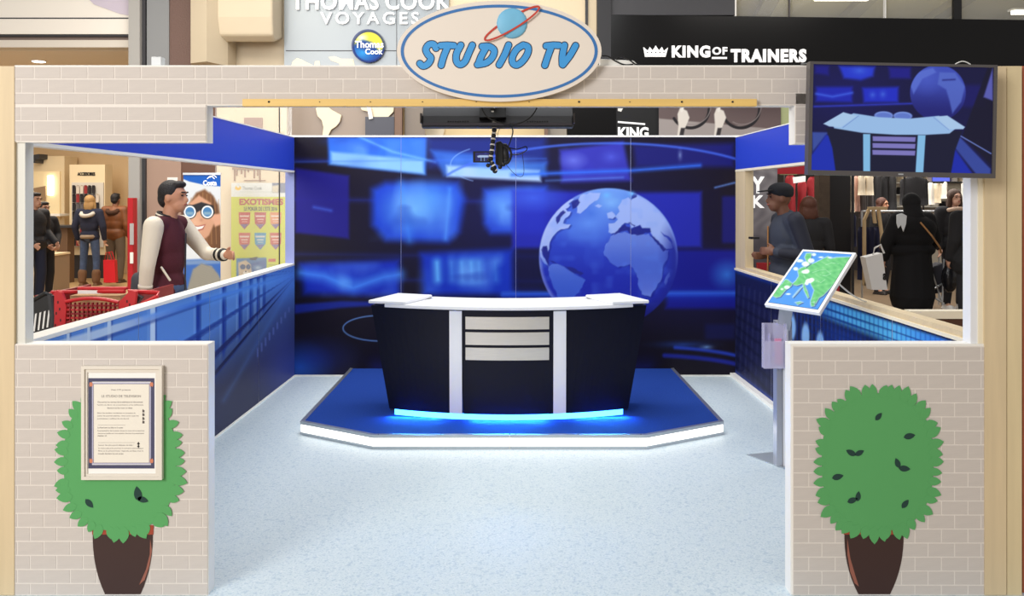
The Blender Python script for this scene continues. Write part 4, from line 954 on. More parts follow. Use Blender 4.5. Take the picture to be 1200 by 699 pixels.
# -- travel shop fascia
Fa = struct('wall_fascia_centre', MB().pbox(333, -60, 526, 81, YM0, .2), mat('fascia_grey', (140, 147, 152), rough=.35, metal=.25, var=.03, vscale=.6))
obj('joint', MB().pbox(335, 59, 526, 60, YM0-.003, .004), M_dark, Fa)
obj('joint', MB().pbox(464.5, -60, 465.2, 81, YM0-.003, .004), M_dark, Fa)
for pts_ in ([(341, 78), (343, 72), (348, 68), (354, 70), (359, 73), (366, 76), (366, 80), (341, 80)], [(368, 80), (369, 72), (374, 71), (376, 80)], [(385, 67), (392, 66), (400, 69), (414, 69), (416, 80), (400, 80), (397, 74), (388, 71)]):
    obj('map_print', MB().pprism(pts_, YM0-.004, .004), M_map, Fa)
st('wall_fascia_cream', 526, -60, 700, 81, YM0+.05, .2, M_cream)
st('trim_12', 686, -60, 689, 81, YM0+.02, .05, M_dark)
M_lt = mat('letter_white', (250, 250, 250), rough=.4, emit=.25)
Tc = thing('shop_lettering', 'raised white shop-name lettering on the grey fascia behind the oval sign', 'sign', P(430, 29, YM0-.04))
for s, a, c in (('THOMAS', 342, 444), ('COOK', 452, 528)):
    ptext('word', s, a, -8, c, 12, YM0-.012, M_lt, Tc, bold=.022, ext=.03, space=1.08)
ptext('word', 'VOYAGES', 376, 14.5, 491, 28.8, YM0-.012, M_lt, Tc, bold=.012, ext=.025, space=1.35)
Rd = thing('shop_roundel', 'round blue and yellow glossy roundel with white words left of the oval sign', 'sign', P(432, 73, YM0-.05))
def paint_round(X, Y, u, v):
    p = Paint(X, Y, (20, 70, 150)); p.blob(425, 62, 16, 12, (40, 150, 220), .9, 1); p.poly([(412, 55), (416, 40), (432, 34), (450, 40), (452, 56), (444, 60), (436, 50), (424, 46)], (232, 216, 70), 3); p.blob(424, 44, 9, 6, (250, 250, 240), .9, 1)
    p.ell(432, 54.5, 18, 18, 2.5, (24, 40, 100), .8); p.poly([(414, 54), (426, 47), (436, 52), (444, 62), (430, 60)], (26, 60, 130), 2.5, .8); return p.c
cR = P(432, 54.5, YM0)
obj('disc', MB().cyl(cR+Vector((0, -.05, 0)), cR+Vector((0, -.002, 0)), .193, 40), mat('roundel_rim', (40, 56, 110), rough=.3), Rd)
grid('disc_print', P(412.5, 74, YM0-.052), P(451.5, 74, YM0-.052), P(412.5, 35, YM0-.052), P(451.5, 35, YM0-.052), 80, 80, paint_round, M_print, Rd, keep=lambda u, v: (u-.5)**2+(v-.5)**2 < .243)
ptext('word', 'Thomas', 416, 48, 449.5, 56.2, YM0-.055, M_lt, Rd, bold=.02, ext=.004); ptext('word', 'Cook', 428, 57, 448.5, 63.8, YM0-.055, M_lt, Rd, bold=.02, ext=.004)
# -- black shop, right of the sign
M_gb = mat('gloss_black', (9, 8, 9), rough=.22, spec=.3, var=.3, vscale=.7)
st('wall_black_column', 700, -60, 716, 84, YM0-.05, .2, mat('slate_black', (38, 38, 42), rough=.5))
Fb = struct('wall_fascia_right', MB().prism([P(714, 17, YM0), P(1330, 25, YM0), P(1330, 84, YM0), P(714, 84, YM0)], (0, .3, 0)), M_gb)
st('wall_upper_slab', 700, -60, 861, 17.6, YM0+.01, .2, mat('slate_slab', (62, 62, 66), rough=.5, bump=.3, bscale=12))
st('trim_13', 861.4, -60, 863, 20, YM0, .06, M_white)
glz = struct('window_1', MB().pbox(863, -60, 1330, 24, YM0+.16, .02), M_glass)
for x, ww, c in ((925, 1.2, M_bez), (1037, 1.5, M_white), (1118, 9, M_black)): obj('mullion', MB().pbox(x, -60, x+ww, 23, YM0+.1, .05), c, glz)
ks = thing('trainer_shop_sign', 'white crown and white shop-name lettering on glossy black fascia', 'sign', P(848, 74, YM0-.03))
mb = MB().pprism([(756, 66.5), (754, 55.2), (759.2, 59.3), (761.5, 55), (764.8, 59), (768.5, 53.4), (772.2, 59), (775.8, 55), (778, 59.6), (783, 55.6), (780, 66.5)], YM0-.025, .02)
obj('crown', mb, M_lt, ks)
for k in range(5): obj('crown_stud', MB().cyl(P(758.8+k*4.8, 61.4, YM0-.028), P(758.8+k*4.8, 61.4, YM0-.024), .008, 8), M_black, ks)
for s, a, b, c, d, bo in (('KING', 787, 53.6, 832, 67.8, .05), ('OF', 834.5, 55.4, 852, 64.4, .03), ('TRAINERS', 856, 57.6, 944.5, 73.4, .05)):
    ptext('word', s, a, b, c, d, YM0-.004, M_lt, ks, bold=bo, ext=.02, space=1.16)
obj('underline', MB().pbox(834.5, 66.8, 852, 69, YM0-.025, .02), M_lt, ks)
# behind the booth: black panel, KING lettering, posters
st('wall_black_panel', 665, 82, 722, 240, YM0+.1, .05, M_gb); st('wall_black_panel_right', 722, 82, 772, 240, YM0+.12, .05, M_black)
k2 = thing('window_lettering', 'white graphic lettering on black panel seen just above the back wall', 'sign', P(742, 164, YM0+.09))
ptext('word', 'KING', 724, 149, 760, 163, YM0+.115, M_lt, k2, bold=.04, ext=.01)
obj('glow_line', MB().pprism([(724, 142), (756, 144.6), (756, 146.6), (724, 144)], YM0+.11, .008), M_lt, k2)
tag(obj('white_tag', MB().pprism([(724, 127), (730, 127), (728, 131), (724, 130)], YM0+.11, .008), M_white), 'small white tag at top of the black panel', 'tag')
def paint_shoes(X, Y, u, v):
    p = Paint(X, Y, (110, 96, 96)); p.mix(.6*sst(148, 120, Y)*sst(770, 900, X), (80, 66, 68)); p.poly([(772, 139), (915, 152), (915, 165), (772, 165)], (168, 160, 158), 1)
    for cx in (809, 868):
        p.ell(cx, 128, 22, 22, 3.6, (44, 42, 46), 1, 0, 150); p.ell(cx+2, 124, 22, 22, 1.2, (150, 140, 140), .8, 0, 120)
    for x in (795, 838):
        p.poly([(x+2, 126), (x+10, 130), (x+13, 138), (x+8, 150), (x+5, 164), (x-2, 164), (x, 148), (x-1, 134)], (232, 226, 218), .8); p.poly([(x+3, 150), (x+8, 150), (x+5, 164), (x, 164)], (60, 56, 60), .8)
        p.line([(x+6, 122), (x+4, 130)], 3, (240, 236, 230))
    return p.c
pn = thing('shoe_poster', 'large grey photo banner with white hands and dark hoops behind the booth', 'poster', P(843, 200, YM0+.08))
obj('backing', MB().pbox(772, 100, 915, 200, YM0+.08, .03), M_dark, pn)
grid('poster_print', P(772, 200, YM0+.079), P(915, 200, YM0+.079), P(772, 100, YM0+.079), P(915, 100, YM0+.079), 180, 130, paint_shoes, M_print, pn, K=.9)
st('wall_shop_green', 915, 82, 934, 205, YM0+.1, .05, mat('pale_green_wall', (168, 176, 130), rough=.6))
# -- mall ceiling seen above the black fascia
cl = struct('ceiling', MB().box(-14, 14, YM0+.35, 26, 5.15, 5.25), mat('mall_ceiling', (206, 196, 148), rough=.7, var=.08, vscale=.7))
for k in range(7):
    x = 2.0+k*1.7
    obj('beam', MB().prism([(x, 11, 5.0), (x+.25, 11, 5.0), (x+2.8, 25, 5.0), (x+2.5, 25, 5.0)], (0, 0, .15)), mat('ceiling_beam', (150, 142, 110), rough=.6), cl)
for k, (x, y) in enumerate(((5.6, 14.5), (7.1, 13.2), (8.6, 14.0), (9.6, 15.6))):
    t = thing('ceiling_tube', ['short tube light above the fascia nearest the white mullion', 'second tube light from the white mullion, above fascia', 'bright tube light right of the thick black mullion', 'rightmost tube light above the black fascia'][k], 'light', (x, y, 5.0), 0, 'tube lights in the mall ceiling')
    obj('tube', MB().box(x-.45, x+.45, y-.05, y+.05, 4.93, 4.99), mat('tube_glow', (255, 250, 236), emit=3.), t); obj('housing', MB().box(x-.5, x+.5, y-.08, y+.08, 4.99, 5.02), M_white, t)
    obj('hanger', MB().cyl((x, y, 5.02), (x, y, 5.15), .01, 6), M_bez, t)
struct('wall_mall_back', MB().box(-14, 14, 26, 26.2, -.012, 5.3), mat('mall_back', (150, 138, 104), rough=.7))
# ================================================================== left shop furniture
def at(px, py, Y): return P(px, py, Y)
Wu = thing('lit_wall_unit', 'tall beige wall unit with glowing vertical light tube at far left', 'shelf unit', P(50, 300, 16.9))
M_unit = mat('unit_beige', (226, 208, 172), rough=.5)
obj('carcass', MB().pbox(-30, 183, 75.5, 341, 17.0, .5), M_unit, Wu)
obj('niche', MB().pbox(33, 201, 70, 258, 16.96, .04), mat('niche_cream', (240, 222, 180), rough=.5), Wu)
obj('light_tube', MB().pbox(55.5, 206, 61, 229, 16.9, .05), mat('niche_light', (255, 248, 225), emit=3.), Wu)
obj('niche_poster', MB().pprism([(38, 221), (53, 218), (53, 236), (46, 234)], 16.9, .03), mat('poster_brown', (150, 124, 96), rough=.6), Wu)
obj('shelf', MB().pbox(30, 251, 70, 253.5, 16.5, .46), M_white, Wu); obj('base_plinth', MB().pbox(-30, 341, 75, 343, 16.95, .4), M_dark, Wu)
tag(obj('wall_camera', MB().prism([P(x, y, 16.7) for x, y in ((35.5, 191), (36.5, 182), (46, 180.5), (46, 186), (41.5, 187), (41, 191))], (0, .3, 0)), M_dark), 'dark angular lamp bracket on the wall unit at far left', 'bracket')
Ac = thing('accessory_display', 'tall cream display panel headed ACCESSOIRES with pegged goods', 'display', P(102, 300, 16.5))
obj('panel', MB().pbox(81.5, 193, 123, 299, 16.6, .3), M_unit, Ac); obj('base_plinth', MB().pbox(83, 299, 121, 326.8, 16.65, .25), M_dark, Ac)
obj('pegboard', MB().pbox(84, 214, 121, 290, 16.57, .03), mat('peg_grey', (206, 200, 190), rough=.6), Ac)
ptext('heading', 'ACCESSOIRES', 91, 202, 111.5, 206, 16.595, M_black, Ac, bold=.03, ext=.01)
pk = None; rnd = random.Random(4)
pcols = [mat('pack_black', (34, 30, 34)), mat('pack_red', (150, 46, 48)), mat('pack_pale', (212, 200, 186)), mat('pack_grey', (96, 92, 96))]
protos = []
for k, m in enumerate(pcols):
    mb = MB(); mb.box(-.028, .028, -.02, 0, -.15, 0); mb.box(-.006, .006, -.06, .02, 0, .012); me = bpy.data.meshes.new('blister_pack'); mb.bm.to_mesh(me); mb.bm.free(); me.materials.append(m); protos.append(me)
for r in range(7):
    for c in range(7):
        if r == 0 and c > 5: continue
        o = bpy.data.objects.new('blister_pack', protos[[0, 3, 2, 0, 1, 0, 1][(c+r*3+rnd.randrange(2)) % 7]]); COL.objects.link(o)
        o.location = P(87+c*4.6, 218+r*10.2, 16.545); tag(o, o.data.materials[0].name.replace('pack_', '')+' blister pack in '+['topmost', 'second', 'third', 'fourth', 'fifth', 'sixth', 'lowest'][r]+' row, '+['leftmost', 'second', 'third', 'middle', 'fifth', 'sixth', 'rightmost'][c]+' peg of the accessories display', 'pack', 'blister packs on the accessories display')
Tb = thing('high_table', 'dark-topped high table beside the people in dark coats', 'table', (at(80, 330, 15.8).x, 15.8, -.004))
xx = at(76, 0, 15.8).x
obj('top', MB().box(xx-.35, xx+.28, 15.6, 16.1, 1.02, 1.06), M_dark, Tb); obj('pedestal', MB().box(xx-.1, xx+.1, 15.7, 15.95, -.004, 1.02), mat('pedestal_brown', (110, 84, 62)), Tb)
Bx = thing('grey_block', 'low grey shop counter block behind the dark-coated pair', 'counter', (at(57, 0, 14).x, 14.2, -.004))
obj('body', MB().box(at(50, 0, 14).x, at(63, 0, 14).x, 14.0, 14.5, -.004, .62), mat('block_taupe', (150, 132, 112)), Bx); obj('top', MB().box(at(49, 0, 14).x, at(64, 0, 14).x, 13.97, 14.5, .62, .65), M_unit, Bx)
# red security post
Sp = thing('security_post', 'tall red anti-theft post by the grey pillar', 'post', P(153.5, 330, 9.75))
obj('column', MB().box(PX(151, 9.7), PX(157.5, 9.7), 9.66, 9.78, -.012, 1.58).bevel(.006), mat('post_red', (182, 24, 34), rough=.35), Sp)
obj('white_label', MB().pbox(152, 262, 156.5, 287, 9.65, .008), mat('label_grey', (176, 170, 170)), Sp); obj('white_label', MB().pbox(152.2, 296, 156, 309, 9.65, .008), M_white, Sp)
obj('foot', MB().box(PX(149, 9.7), PX(160, 9.7), 9.6, 9.84, -.012, .03), M_dark, Sp)
# roll-up banner
Ru = thing('rollup_banner', 'tall roll-up banner of a smiling woman with binoculars beside the varsity jacket', 'banner', P(237, 320, 8.8))
yr = 8.8
def paint_costa(X, Y, u, v):
    p = Paint(X, Y, (206, 214, 222)); p.mix(sst(300, 206, Y)*.3, (230, 232, 236))
    # hair and face
    p.poly([(222, 238), (230, 226), (240, 222), (250, 230), (256, 250), (258, 278), (256, 292), (244, 298), (226, 290), (217, 268), (217, 248)], (122, 84, 58), 2); p.poly([(246, 226), (256, 240), (262, 280), (262, 300), (250, 296)], (110, 76, 54), 2.5)
    for k in range(8): p.line([(224+k*4.6, 226+abs(k-3)*2), (220+k*5.6, 286)], .9, (174, 132, 90), .6, 1)
    p.poly([(220, 240), (233, 229), (247, 238), (251, 262), (245, 276), (234, 285), (224, 276), (219, 258)], (206, 158, 130), 1.5); p.blob(228, 262, 12, 16, (226, 182, 154), .8, 1); p.poly([(246, 252), (262, 250), (262, 262), (252, 266)], (214, 164, 138), 1.5)
    p.poly([(223, 264), (232, 265), (241, 263), (238, 269), (232, 271), (226, 269)], (158, 84, 76), .8); p.poly([(225, 265), (232, 266), (239.5, 264.5), (237, 268), (232, 269.4), (227, 268)], (246, 242, 238), .6)
    p.blob(236, 258, 4, 4, (176, 122, 100), .7)
    # binoculars
    p.poly([(224, 241), (236, 237), (250, 241), (252, 250), (240, 250), (236, 246), (226, 252)], (46, 46, 52), 1)
    for cx in (222.5, 243): p.disc(cx, 248.5, 8, 8.4, (30, 32, 38), .8); p.disc(cx, 248.5, 7, 7.4, (238, 242, 246), .8); p.disc(cx, 248.5, 5.2, 5.6, (74, 128, 180), 1); p.rect(cx-4, 248.5, cx+4, 252, (150, 180, 196), 1, .7)
    # lower landscape
    p.poly([(210, 288), (262, 296), (262, 340), (210, 340)], (230, 234, 238), 3, .7); p.poly([(210, 305), (262, 303), (262, 340), (210, 340)], (66, 110, 190), 2); p.poly([(210, 306), (262, 304), (262, 309), (210, 311)], (120, 150, 196), 1.5)
    p.poly([(222, 330), (226, 316), (236, 309), (248, 312), (256, 322), (262, 334), (262, 345), (218, 345)], (150, 146, 134), 2)
    rn = np.sin(X*1.9)*np.sin(Y*2.3+X); p.mix((p.c[:, 0] > 120)*(Y > 309)*np.clip(rn, 0, 1)*.6, (206, 204, 196)); p.mix((p.c[:, 0] > 120)*(Y > 309)*np.clip(-rn, 0, 1)*.4, (88, 90, 84))
    # heading band
    p.poly([(210, 200), (262, 200), (262, 219), (240, 217), (222, 213), (210, 208)], (28, 92, 186), .8)
    return p.c
a, c = P(215, 360, yr), P(258.5, 204, yr); 
obj('banner_sheet', MB().box(a.x, c.x, yr, yr+.006, .08, c.z), M_white, Ru)
grid('banner_print', (a.x, yr-.001, .09), (c.x, yr-.001, .09), (a.x, yr-.001, c.z), (c.x, yr-.001, c.z), 110, 330, paint_costa, M_print, Ru, K=.95)
ptext('word', 'Costa', 238, 211.5, 254, 217.5, yr-.002, M_lt, Ru, bold=.03, ext=.003)
for q in ([(243, 209.5), (247, 206.5), (251, 209.5)], [(246, 208), (250, 205.6), (253.5, 208)]): obj('wave_mark', ribbon(q, 1.0, yr-.003), M_lt, Ru)
obj('base', MB().box(a.x-.03, c.x+.03, yr-.1, yr+.12, -.012, .08).bevel(.01), M_alu, Ru); obj('top_bar', MB().box(a.x-.004, c.x+.004, yr-.008, yr+.012, c.z-.01, c.z+.012), M_alu, Ru)
obj('pole', MB().cyl((a.x+.2, yr+.03, .08), (a.x+.2, yr+.015, c.z), .01, 8), M_alu, Ru)
# easel leg and leaflet poster beyond
Ex = thing('exotic_poster', 'lime yellow poster headed EXOTISMES with six badges', 'poster', P(303, 330, YM0-.02))
ye = YM0-.02
def paint_exo(X, Y, u, v):
    p = Paint(X, Y, (206, 212, 48)); p.rect(268, 210, 340, 231, (226, 230, 226), .6); p.rect(319, 214, 336, 226, (120, 128, 150), 1); p.poly([(319, 218), (327, 217), (326, 226), (319, 226)], (214, 204, 180), 1)
    p.disc(279, 220.5, 3.6, 2.6, (238, 190, 50), .8); p.disc(279, 218.8, 1.6, 1.2, (226, 230, 226), .6)
    p.rect(281, 224.8, 321, 225.3, (190, 200, 190), .3)
    p.blob(290, 262, 22, 40, (226, 228, 120), .4, 1)
    for i, (cx, cy, col) in enumerate(((286.5, 259, (196, 56, 44)), (305, 259, (186, 48, 44)), (323, 259, (222, 140, 84)), (286.5, 283, (206, 96, 80)), (305, 283, (64, 150, 196)), (323, 283, (196, 84, 62)))):
        p.poly([(cx-6.8, cy-10), (cx+6.8, cy-10), (cx+6.2, cy+3), (cx, cy+10), (cx-6.2, cy+3)], col, .6); p.poly([(cx-5.8, cy-6.5), (cx+5.8, cy-6.5), (cx+5.2, cy-4.5), (cx-5.2, cy-4.5)], (236, 224, 214), .5, .9); p.rect(cx-4, cy-2.5, cx+4, cy-1, (240, 226, 216), .5, .8); p.rect(cx-3, cy+.5, cx+3.5, cy+1.6, (236, 214, 206), .5, .7)
        p.poly([(cx-5, cy+4), (cx+5, cy+3.5), (cx, cy+9.5)], (110, 100, 160), .8, .9)
    p.poly([(277, 303), (312, 302), (312, 330), (277, 332)], (60, 120, 180), 1); p.poly([(290, 310), (312, 304), (312, 326), (296, 328)], (36, 88, 160), 1.5); p.blob(302, 314, 7, 4, (200, 220, 236), .8, 1)
    p.poly([(279, 308), (288, 305), (294, 310), (296, 326), (292, 332), (280, 332)], (204, 184, 158), 1.2); p.disc(284.5, 313, 3.2, 3, (50, 80, 130), .8); p.disc(291, 313, 2.6, 3, (50, 80, 130), .8); p.disc(288, 320, 3.2, 2.4, (240, 234, 226), 1); p.disc(288, 318.4, 1, .8, (30, 24, 24), .4)
    p.poly([(292, 303), (302, 301), (300, 305), (294, 305)], (24, 30, 50), .6)
    p.rect(314.5, 303.5, 323, 307, (196, 84, 50), .6)
    for y in (310.5, 312.8, 315): p.rect(314.5, y, 329, y+.7, (96, 104, 60), .4, .7)
    return p.c
a, c = P(271, 336, ye), P(336, 214.5, ye)
obj('board', MB().box(a.x, c.x, ye, ye+.02, .5, c.z), M_white, Ex)
zb_ = .5
grid('poster_print', (a.x, ye-.001, zb_), (c.x, ye-.001, zb_), (a.x, ye-.001, c.z), (c.x, ye-.001, c.z), 190, 360, paint_exo, M_print, Ex, K=.92)
ptext('heading', 'EXOTISMES', 280.5, 233, 332, 240.5, ye-.002, mat('exo_red', (180, 62, 24), rough=.6), Ex, bold=.045, ext=.002)
ptext('heading', "LE POKER DE L'ETE 2016", 286, 242.3, 325, 247.3, ye-.002, mat('exo_dark', (50, 52, 38), rough=.6), Ex, bold=.02, ext=.002)
ptext('small_words', 'Thomas Cook', 284, 218.6, 307, 222.6, ye-.002, mat('exo_grey', (140, 146, 146), rough=.6), Ex, ext=.002)
struct('window_2', MB().pbox(252, 85, 342, 336, 9.6, .012), M_glass)
struct('trim_14', MB().pbox(326.6, 85, 327.6, 336, 9.59, .02), M_dark)
Ch = thing('hanging_decoration', 'brown dripping paint style decal high on the cream wall', 'decal', P(290, 214, YM0))
for x, y1 in ((274, 212), (276.5, 206), (282, 204), (286, 208), (290, 202), (297, 209), (301, 206), (303.5, 213)): obj('drip', MB().pbox(x, 190, x+1.8, y1, YM0+.04, .008), mat('drip_brown', (150, 112, 82)), Ch)
obj('band', MB().pbox(272, 190, 306, 199, YM0+.036, .01), mat('drip_brown', 0), Ch)
obj('line', MB().pbox(286, 211.2, 311, 212, YM0+.036, .01), mat('drip_brown', 0), Ch)
# ================================================================== trolleys outside the left wall
M_cr = mat('cart_red', (192, 34, 40), rough=.35); M_crd = mat('cart_red_dark', (140, 20, 28), rough=.4)
Ct = thing('red_shopping_cart', 'red plastic shopping cart parked beyond the left wall', 'cart', (-2.62, 5.45, -.012))
def Q(px, py, Y): return P(px, py, Y)
ya, yb_ = 5.12, 5.8
obj('side_plate', MB().prism([Q(x, y, ya) for x, y in ((56, 352), (66, 340), (72, 343), (78, 360), (75, 400), (62, 400))], (0, .03, 0)).bevel(.004), M_cr, Ct)
obj('side_plate', MB().prism([Q(x, y, ya) for x, y in ((139, 354), (153, 340), (160, 342), (157, 364), (150, 400), (140, 400))], (0, .03, 0)).bevel(.004), M_cr, Ct)
mb = MB()
top_ = [(75+64*t, 354.5-4.6*math.sin(PI*t)) for t in np.linspace(0, 1, 12)]
obj('front_rim', MB().tube([Q(x, y, ya+.012) for x, y in top_], .011, 8), M_cr, Ct)
for k in range(6):
    y = 357.5+k*4.8; obj('grille_slat', MB().pbox(75, y, 142, y+2.1, ya+.006, .016), M_cr if k % 2 else M_crd, Ct)
for k in range(13):
    x = 76+k*5.2; obj('grille_bar', MB().pbox(x, 355, x+1.1, 386, ya+.002, .02), M_crd, Ct)
for x, y in ((67, 353), (69, 361), (65, 366), (70, 374), (64, 380), (148, 352), (146, 360), (151, 356), (149, 368)):
    obj('slot', MB().pbox(x, y, x+1.6, y+3.2, ya-.001, .002), mat('slot_dark', (70, 10, 14)), Ct)
obj('basket_floor', MB().box(-2.86, -2.32, ya+.03, yb_, .5, .53), M_crd, Ct)
obj('basket_wall', MB().box(-2.88, -2.86, ya+.03, yb_, .5, 1.0), M_crd, Ct); obj('basket_wall', MB().box(-2.32, -2.30, ya+.03, yb_, .5, 1.0), M_crd, Ct); obj('basket_wall', MB().box(-2.88, -2.30, yb_, yb_+.02, .5, .92), M_crd, Ct)
obj('rim_tube', MB().tube([Q(60, 343, ya+.1), Q(100, 342, ya+.25), Q(146, 342, ya+.1)], .012, 8), M_cr, Ct)
obj('handle', MB().pbox(90, 336.5, 148, 340.2, ya+.2, .03).bevel(.008), M_cr, Ct, label='red cart handle with rounded ends')
obj('handle_label', MB().pbox(91, 340.6, 142, 344.5, ya+.19, .004), M_white, Ct)
obj('push_bar', MB().tube([Q(150, 342, ya+.06), Q(172, 342.5, ya+.1), Q(186, 343.5, ya+.14), Q(184, 348, ya+.1), Q(166, 357, ya+.05)], .014, 8), M_cr, Ct)
obj('bar_joint', MB().pprism([(153, 350), (160, 346), (166, 349), (160, 356), (154, 357)], ya+.04, .04), M_dark, Ct)
for sx in (-2.82, -2.36):
    for sy in (5.2, 5.74):
        l = obj('leg', MB().tube([(sx, sy, .5), (sx, sy, .10)], .012, 6), M_alu, Ct); obj('wheel', MB().cyl((sx-.015, sy, .05), (sx+.015, sy, .05), .06, 14), M_black, l)
cb = obj('cardboard_box', MB().pbox(82, 346.6, 141, 400, ya+.26, .25), mat('cardboard', (184, 146, 104), rough=.8)); tag(cb, 'brown cardboard box standing inside the red shopping cart', 'box')
Bc = thing('black_shopping_cart', 'black plastic cart with pale slots at left end of the left wall', 'cart', (-2.62, 4.8, -.012))
yk = 4.66
pl_ = [(26, 361), (34, 356), (52, 345), (60, 347), (60, 400), (20, 400)]
obj('end_plate', MB().pprism(pl_, yk, .03), M_black, Bc)
for k in range(6):
    x = 27.5+k*5.2; obj('slot', MB().pprism([(x+3.2, 371-k*1.4), (x+5.2, 370-k*1.4), (x+2.8, 392-k*1.6), (x+.9, 392-k*1.6)], yk-.003, .004), mat('slot_pale', (222, 222, 220)), Bc)
obj('corner_tube', MB().tube([Q(58, 346, yk-.01), Q(61, 370, yk-.01), Q(60, 400, yk-.01)], .012, 8), M_dark, Bc)
obj('rim', MB().tube([Q(20, 364, yk), Q(34, 355, yk), Q(53, 344, yk), Q(60, 347, yk+.02)], .012, 8), M_black, Bc)
obj('basket', MB().box(-2.95, -2.54, yk+.04, yk+.34, .45, .8), M_black, Bc)
for sx in (-2.9, -2.58):
    for sy in (yk+.08, yk+.3): l = obj('leg', MB().tube([(sx, sy, .46), (sx, sy, .09)], .012, 6), M_alu, Bc); obj('wheel', MB().cyl((sx-.015, sy, .043), (sx+.015, sy, .043), .055, 12), M_dark, l)
# ================================================================== clothes shop to the right
struct('wall_shop_right_back', MB().box(2.6, 14, 18.5, 18.7, -.012, 3.0), mat('shop_dark_wall', (58, 52, 50), rough=.7))
struct('ceiling_shop_right', MB().box(3.0, 14, YM0+.3, 18.5, 3.02, 3.08), mat('shop_dark_ceiling', (70, 64, 60), rough=.7))
struct('floor_shop_right', MB().box(3.0, 13.9, 9.5, 18.5, -.012, -.006), mat('shop_floor_right', (132, 112, 90), rough=.35, var=.08, vscale=3))
Yk = thing('smoky_poster', 'grey smoky poster with white letters Y and K behind capped man', 'poster', P(896, 300, 9.0))
yp = 9.0
def paint_smoke(X, Y, u, v):
    p = Paint(X, Y, (120, 116, 120)); n = np.sin(X*.31+np.sin(Y*.17)*2)*np.sin(Y*.23+X*.12); p.mix(np.clip(n, 0, 1)*.35, (160, 156, 158)); p.mix(np.clip(-n, 0, 1)*.4, (84, 80, 86)); p.mix(sst(262, 290, Y)*.7, (60, 56, 62)); return p.c
a, c = P(880, 320, yp), P(911, 190, yp)
obj('board', MB().box(a.x, c.x, yp, yp+.05, -.012, c.z), M_dark, Yk)
grid('poster_print', (a.x, yp-.001, .0), (c.x, yp-.001, .0), (a.x, yp-.001, c.z), (c.x, yp-.001, c.z), 60, 220, paint_smoke, M_print, Yk)
ptext('letter', 'Y', 880, 207, 896, 227, yp-.003, M_lt, Yk, bold=.04, ext=.004); ptext('letter', 'K', 881, 229, 896, 244, yp-.003, M_lt, Yk, bold=.04, ext=.004)
Cl = struct('wall_pillar_right', MB().pbox(960, 100, 972.5, 360, 12.3, .2), mat('dark_timber', (88, 74, 62), rough=.6, var=.15, vscale=12)); obj('dark_face', MB().pbox(972.5, 100, 997, 400, 12.45, .1), mat('charcoal_face', (32, 31, 34), rough=.5), Cl)
rdp = thing('red_garment_display', 'red and white garments hanging behind the capped man', 'clothes', P(938, 300, 13.5))
M_rg = mat('garment_red', (158, 40, 48), rough=.8)
tag(bpy.data.objects[rdp.name], group=None)
def garment(px, py, wpx, hpx, Y, m, parent=None, nm='garment', label=None, cat='garment', group=None):
    """hanging garment: shoulders, body with folds"""
    s = Y/F; mb = MB(); w_, h_ = wpx*s, hpx*s; t = P(px, py, Y); n = 10; rows = []
    for (f, z) in ((.25, 0), (.55, -.03), (.9, -.1), (.8, -.35), (.9, -.7), (1., -1.)):
        ring = []
        for k in range(n*2):
            a = 2*PI*k/(n*2); fold = 1+.25*math.cos(a*5+px)*max(0, -z)
            ring.append(mb.bm.verts.new((t.x+w_/2*f*math.cos(a), Y+.07*math.sin(a)*fold, t.z+z*h_)))
        rows.append(ring)
    for A, B in zip(rows[:-1], rows[1:]):
        for k in range(n*2): mb.bm.faces.new((A[k], A[(k+1) % (n*2)], B[(k+1) % (n*2)], B[k]))
    mb.bm.faces.new(rows[0]); mb.bm.faces.new(rows[-1][::-1])
    if parent is not None: return obj(nm, mb, m, parent, smooth=True)
    o = obj(nm, mb, m, smooth=True); return tag(o, label, cat, group)
for x, y, w_, h_, m in ((926, 205, 14, 60, M_rg), (940, 212, 12, 46, M_rg), (952, 207, 14, 60, M_rg)): garment(x, y, w_, h_, 13.5, m, rdp)
obj('hanging_rail', MB().cyl(P(918, 204, 13.5), P(962, 204, 13.5), .012, 8), M_bez, rdp); obj('price_card', MB().pprism([(929, 208), (944, 206), (944, 213), (930, 215)], 13.2, .01), M_lt, rdp)
obj('upright', MB().cyl((P(919, 0, 13.5).x, 13.5, -.006), P(919, 204, 13.5), .012, 8), M_bez, rdp); obj('upright', MB().cyl((P(961, 0, 13.5).x, 13.5, -.006), P(961, 204, 13.5), .012, 8), M_bez, rdp)
# racks with garments, each garment its own thing
def rack(px0, px1, pyr, Y, label, m=M_bez, legs=(0, 1)):
    T = thing('garment_rail', label, 'rail', (P((px0+px1)/2, 0, Y).x, Y, -.006)); obj('rail', MB().cyl(P(px0, pyr, Y), P(px1, pyr, Y), .016, 8), m, T)
    for k in legs:
        x = P((px0, px1)[k], 0, Y).x; obj('upright', MB().cyl((x, Y, -.006), (x, Y, P(0, pyr, Y).z), .016, 8), m, T)
    return T
rack(994, 1060, 205, 13, 'high black clothes rail with cream and grey tops, left of hooded woman', M_black)
rack(1022, 1060, 206, 14.6, 'high rail of black tops above the auburn-haired shopper', M_black)
rack(1082, 1150, 214, 14, 'high rail of white tops near the woman in the scarf', M_black)
rack(1010, 1100, 248, 12.6, 'mid-height steel clothes rail beside the hooded woman', M_alu)
M_gc = mat('garment_cream', (226, 210, 184), rough=.9); M_gp = mat('garment_pink', (190, 150, 136), rough=.9); M_gg = mat('garment_grey', (92, 86, 86), rough=.9); M_gb = mat('garment_black', (26, 25, 28), rough=.9); M_gn = mat('garment_navy', (28, 30, 58), rough=.9); M_gw = mat('garment_white', (228, 222, 212), rough=.9)
G1 = 'clothes on the rails of the right shop'
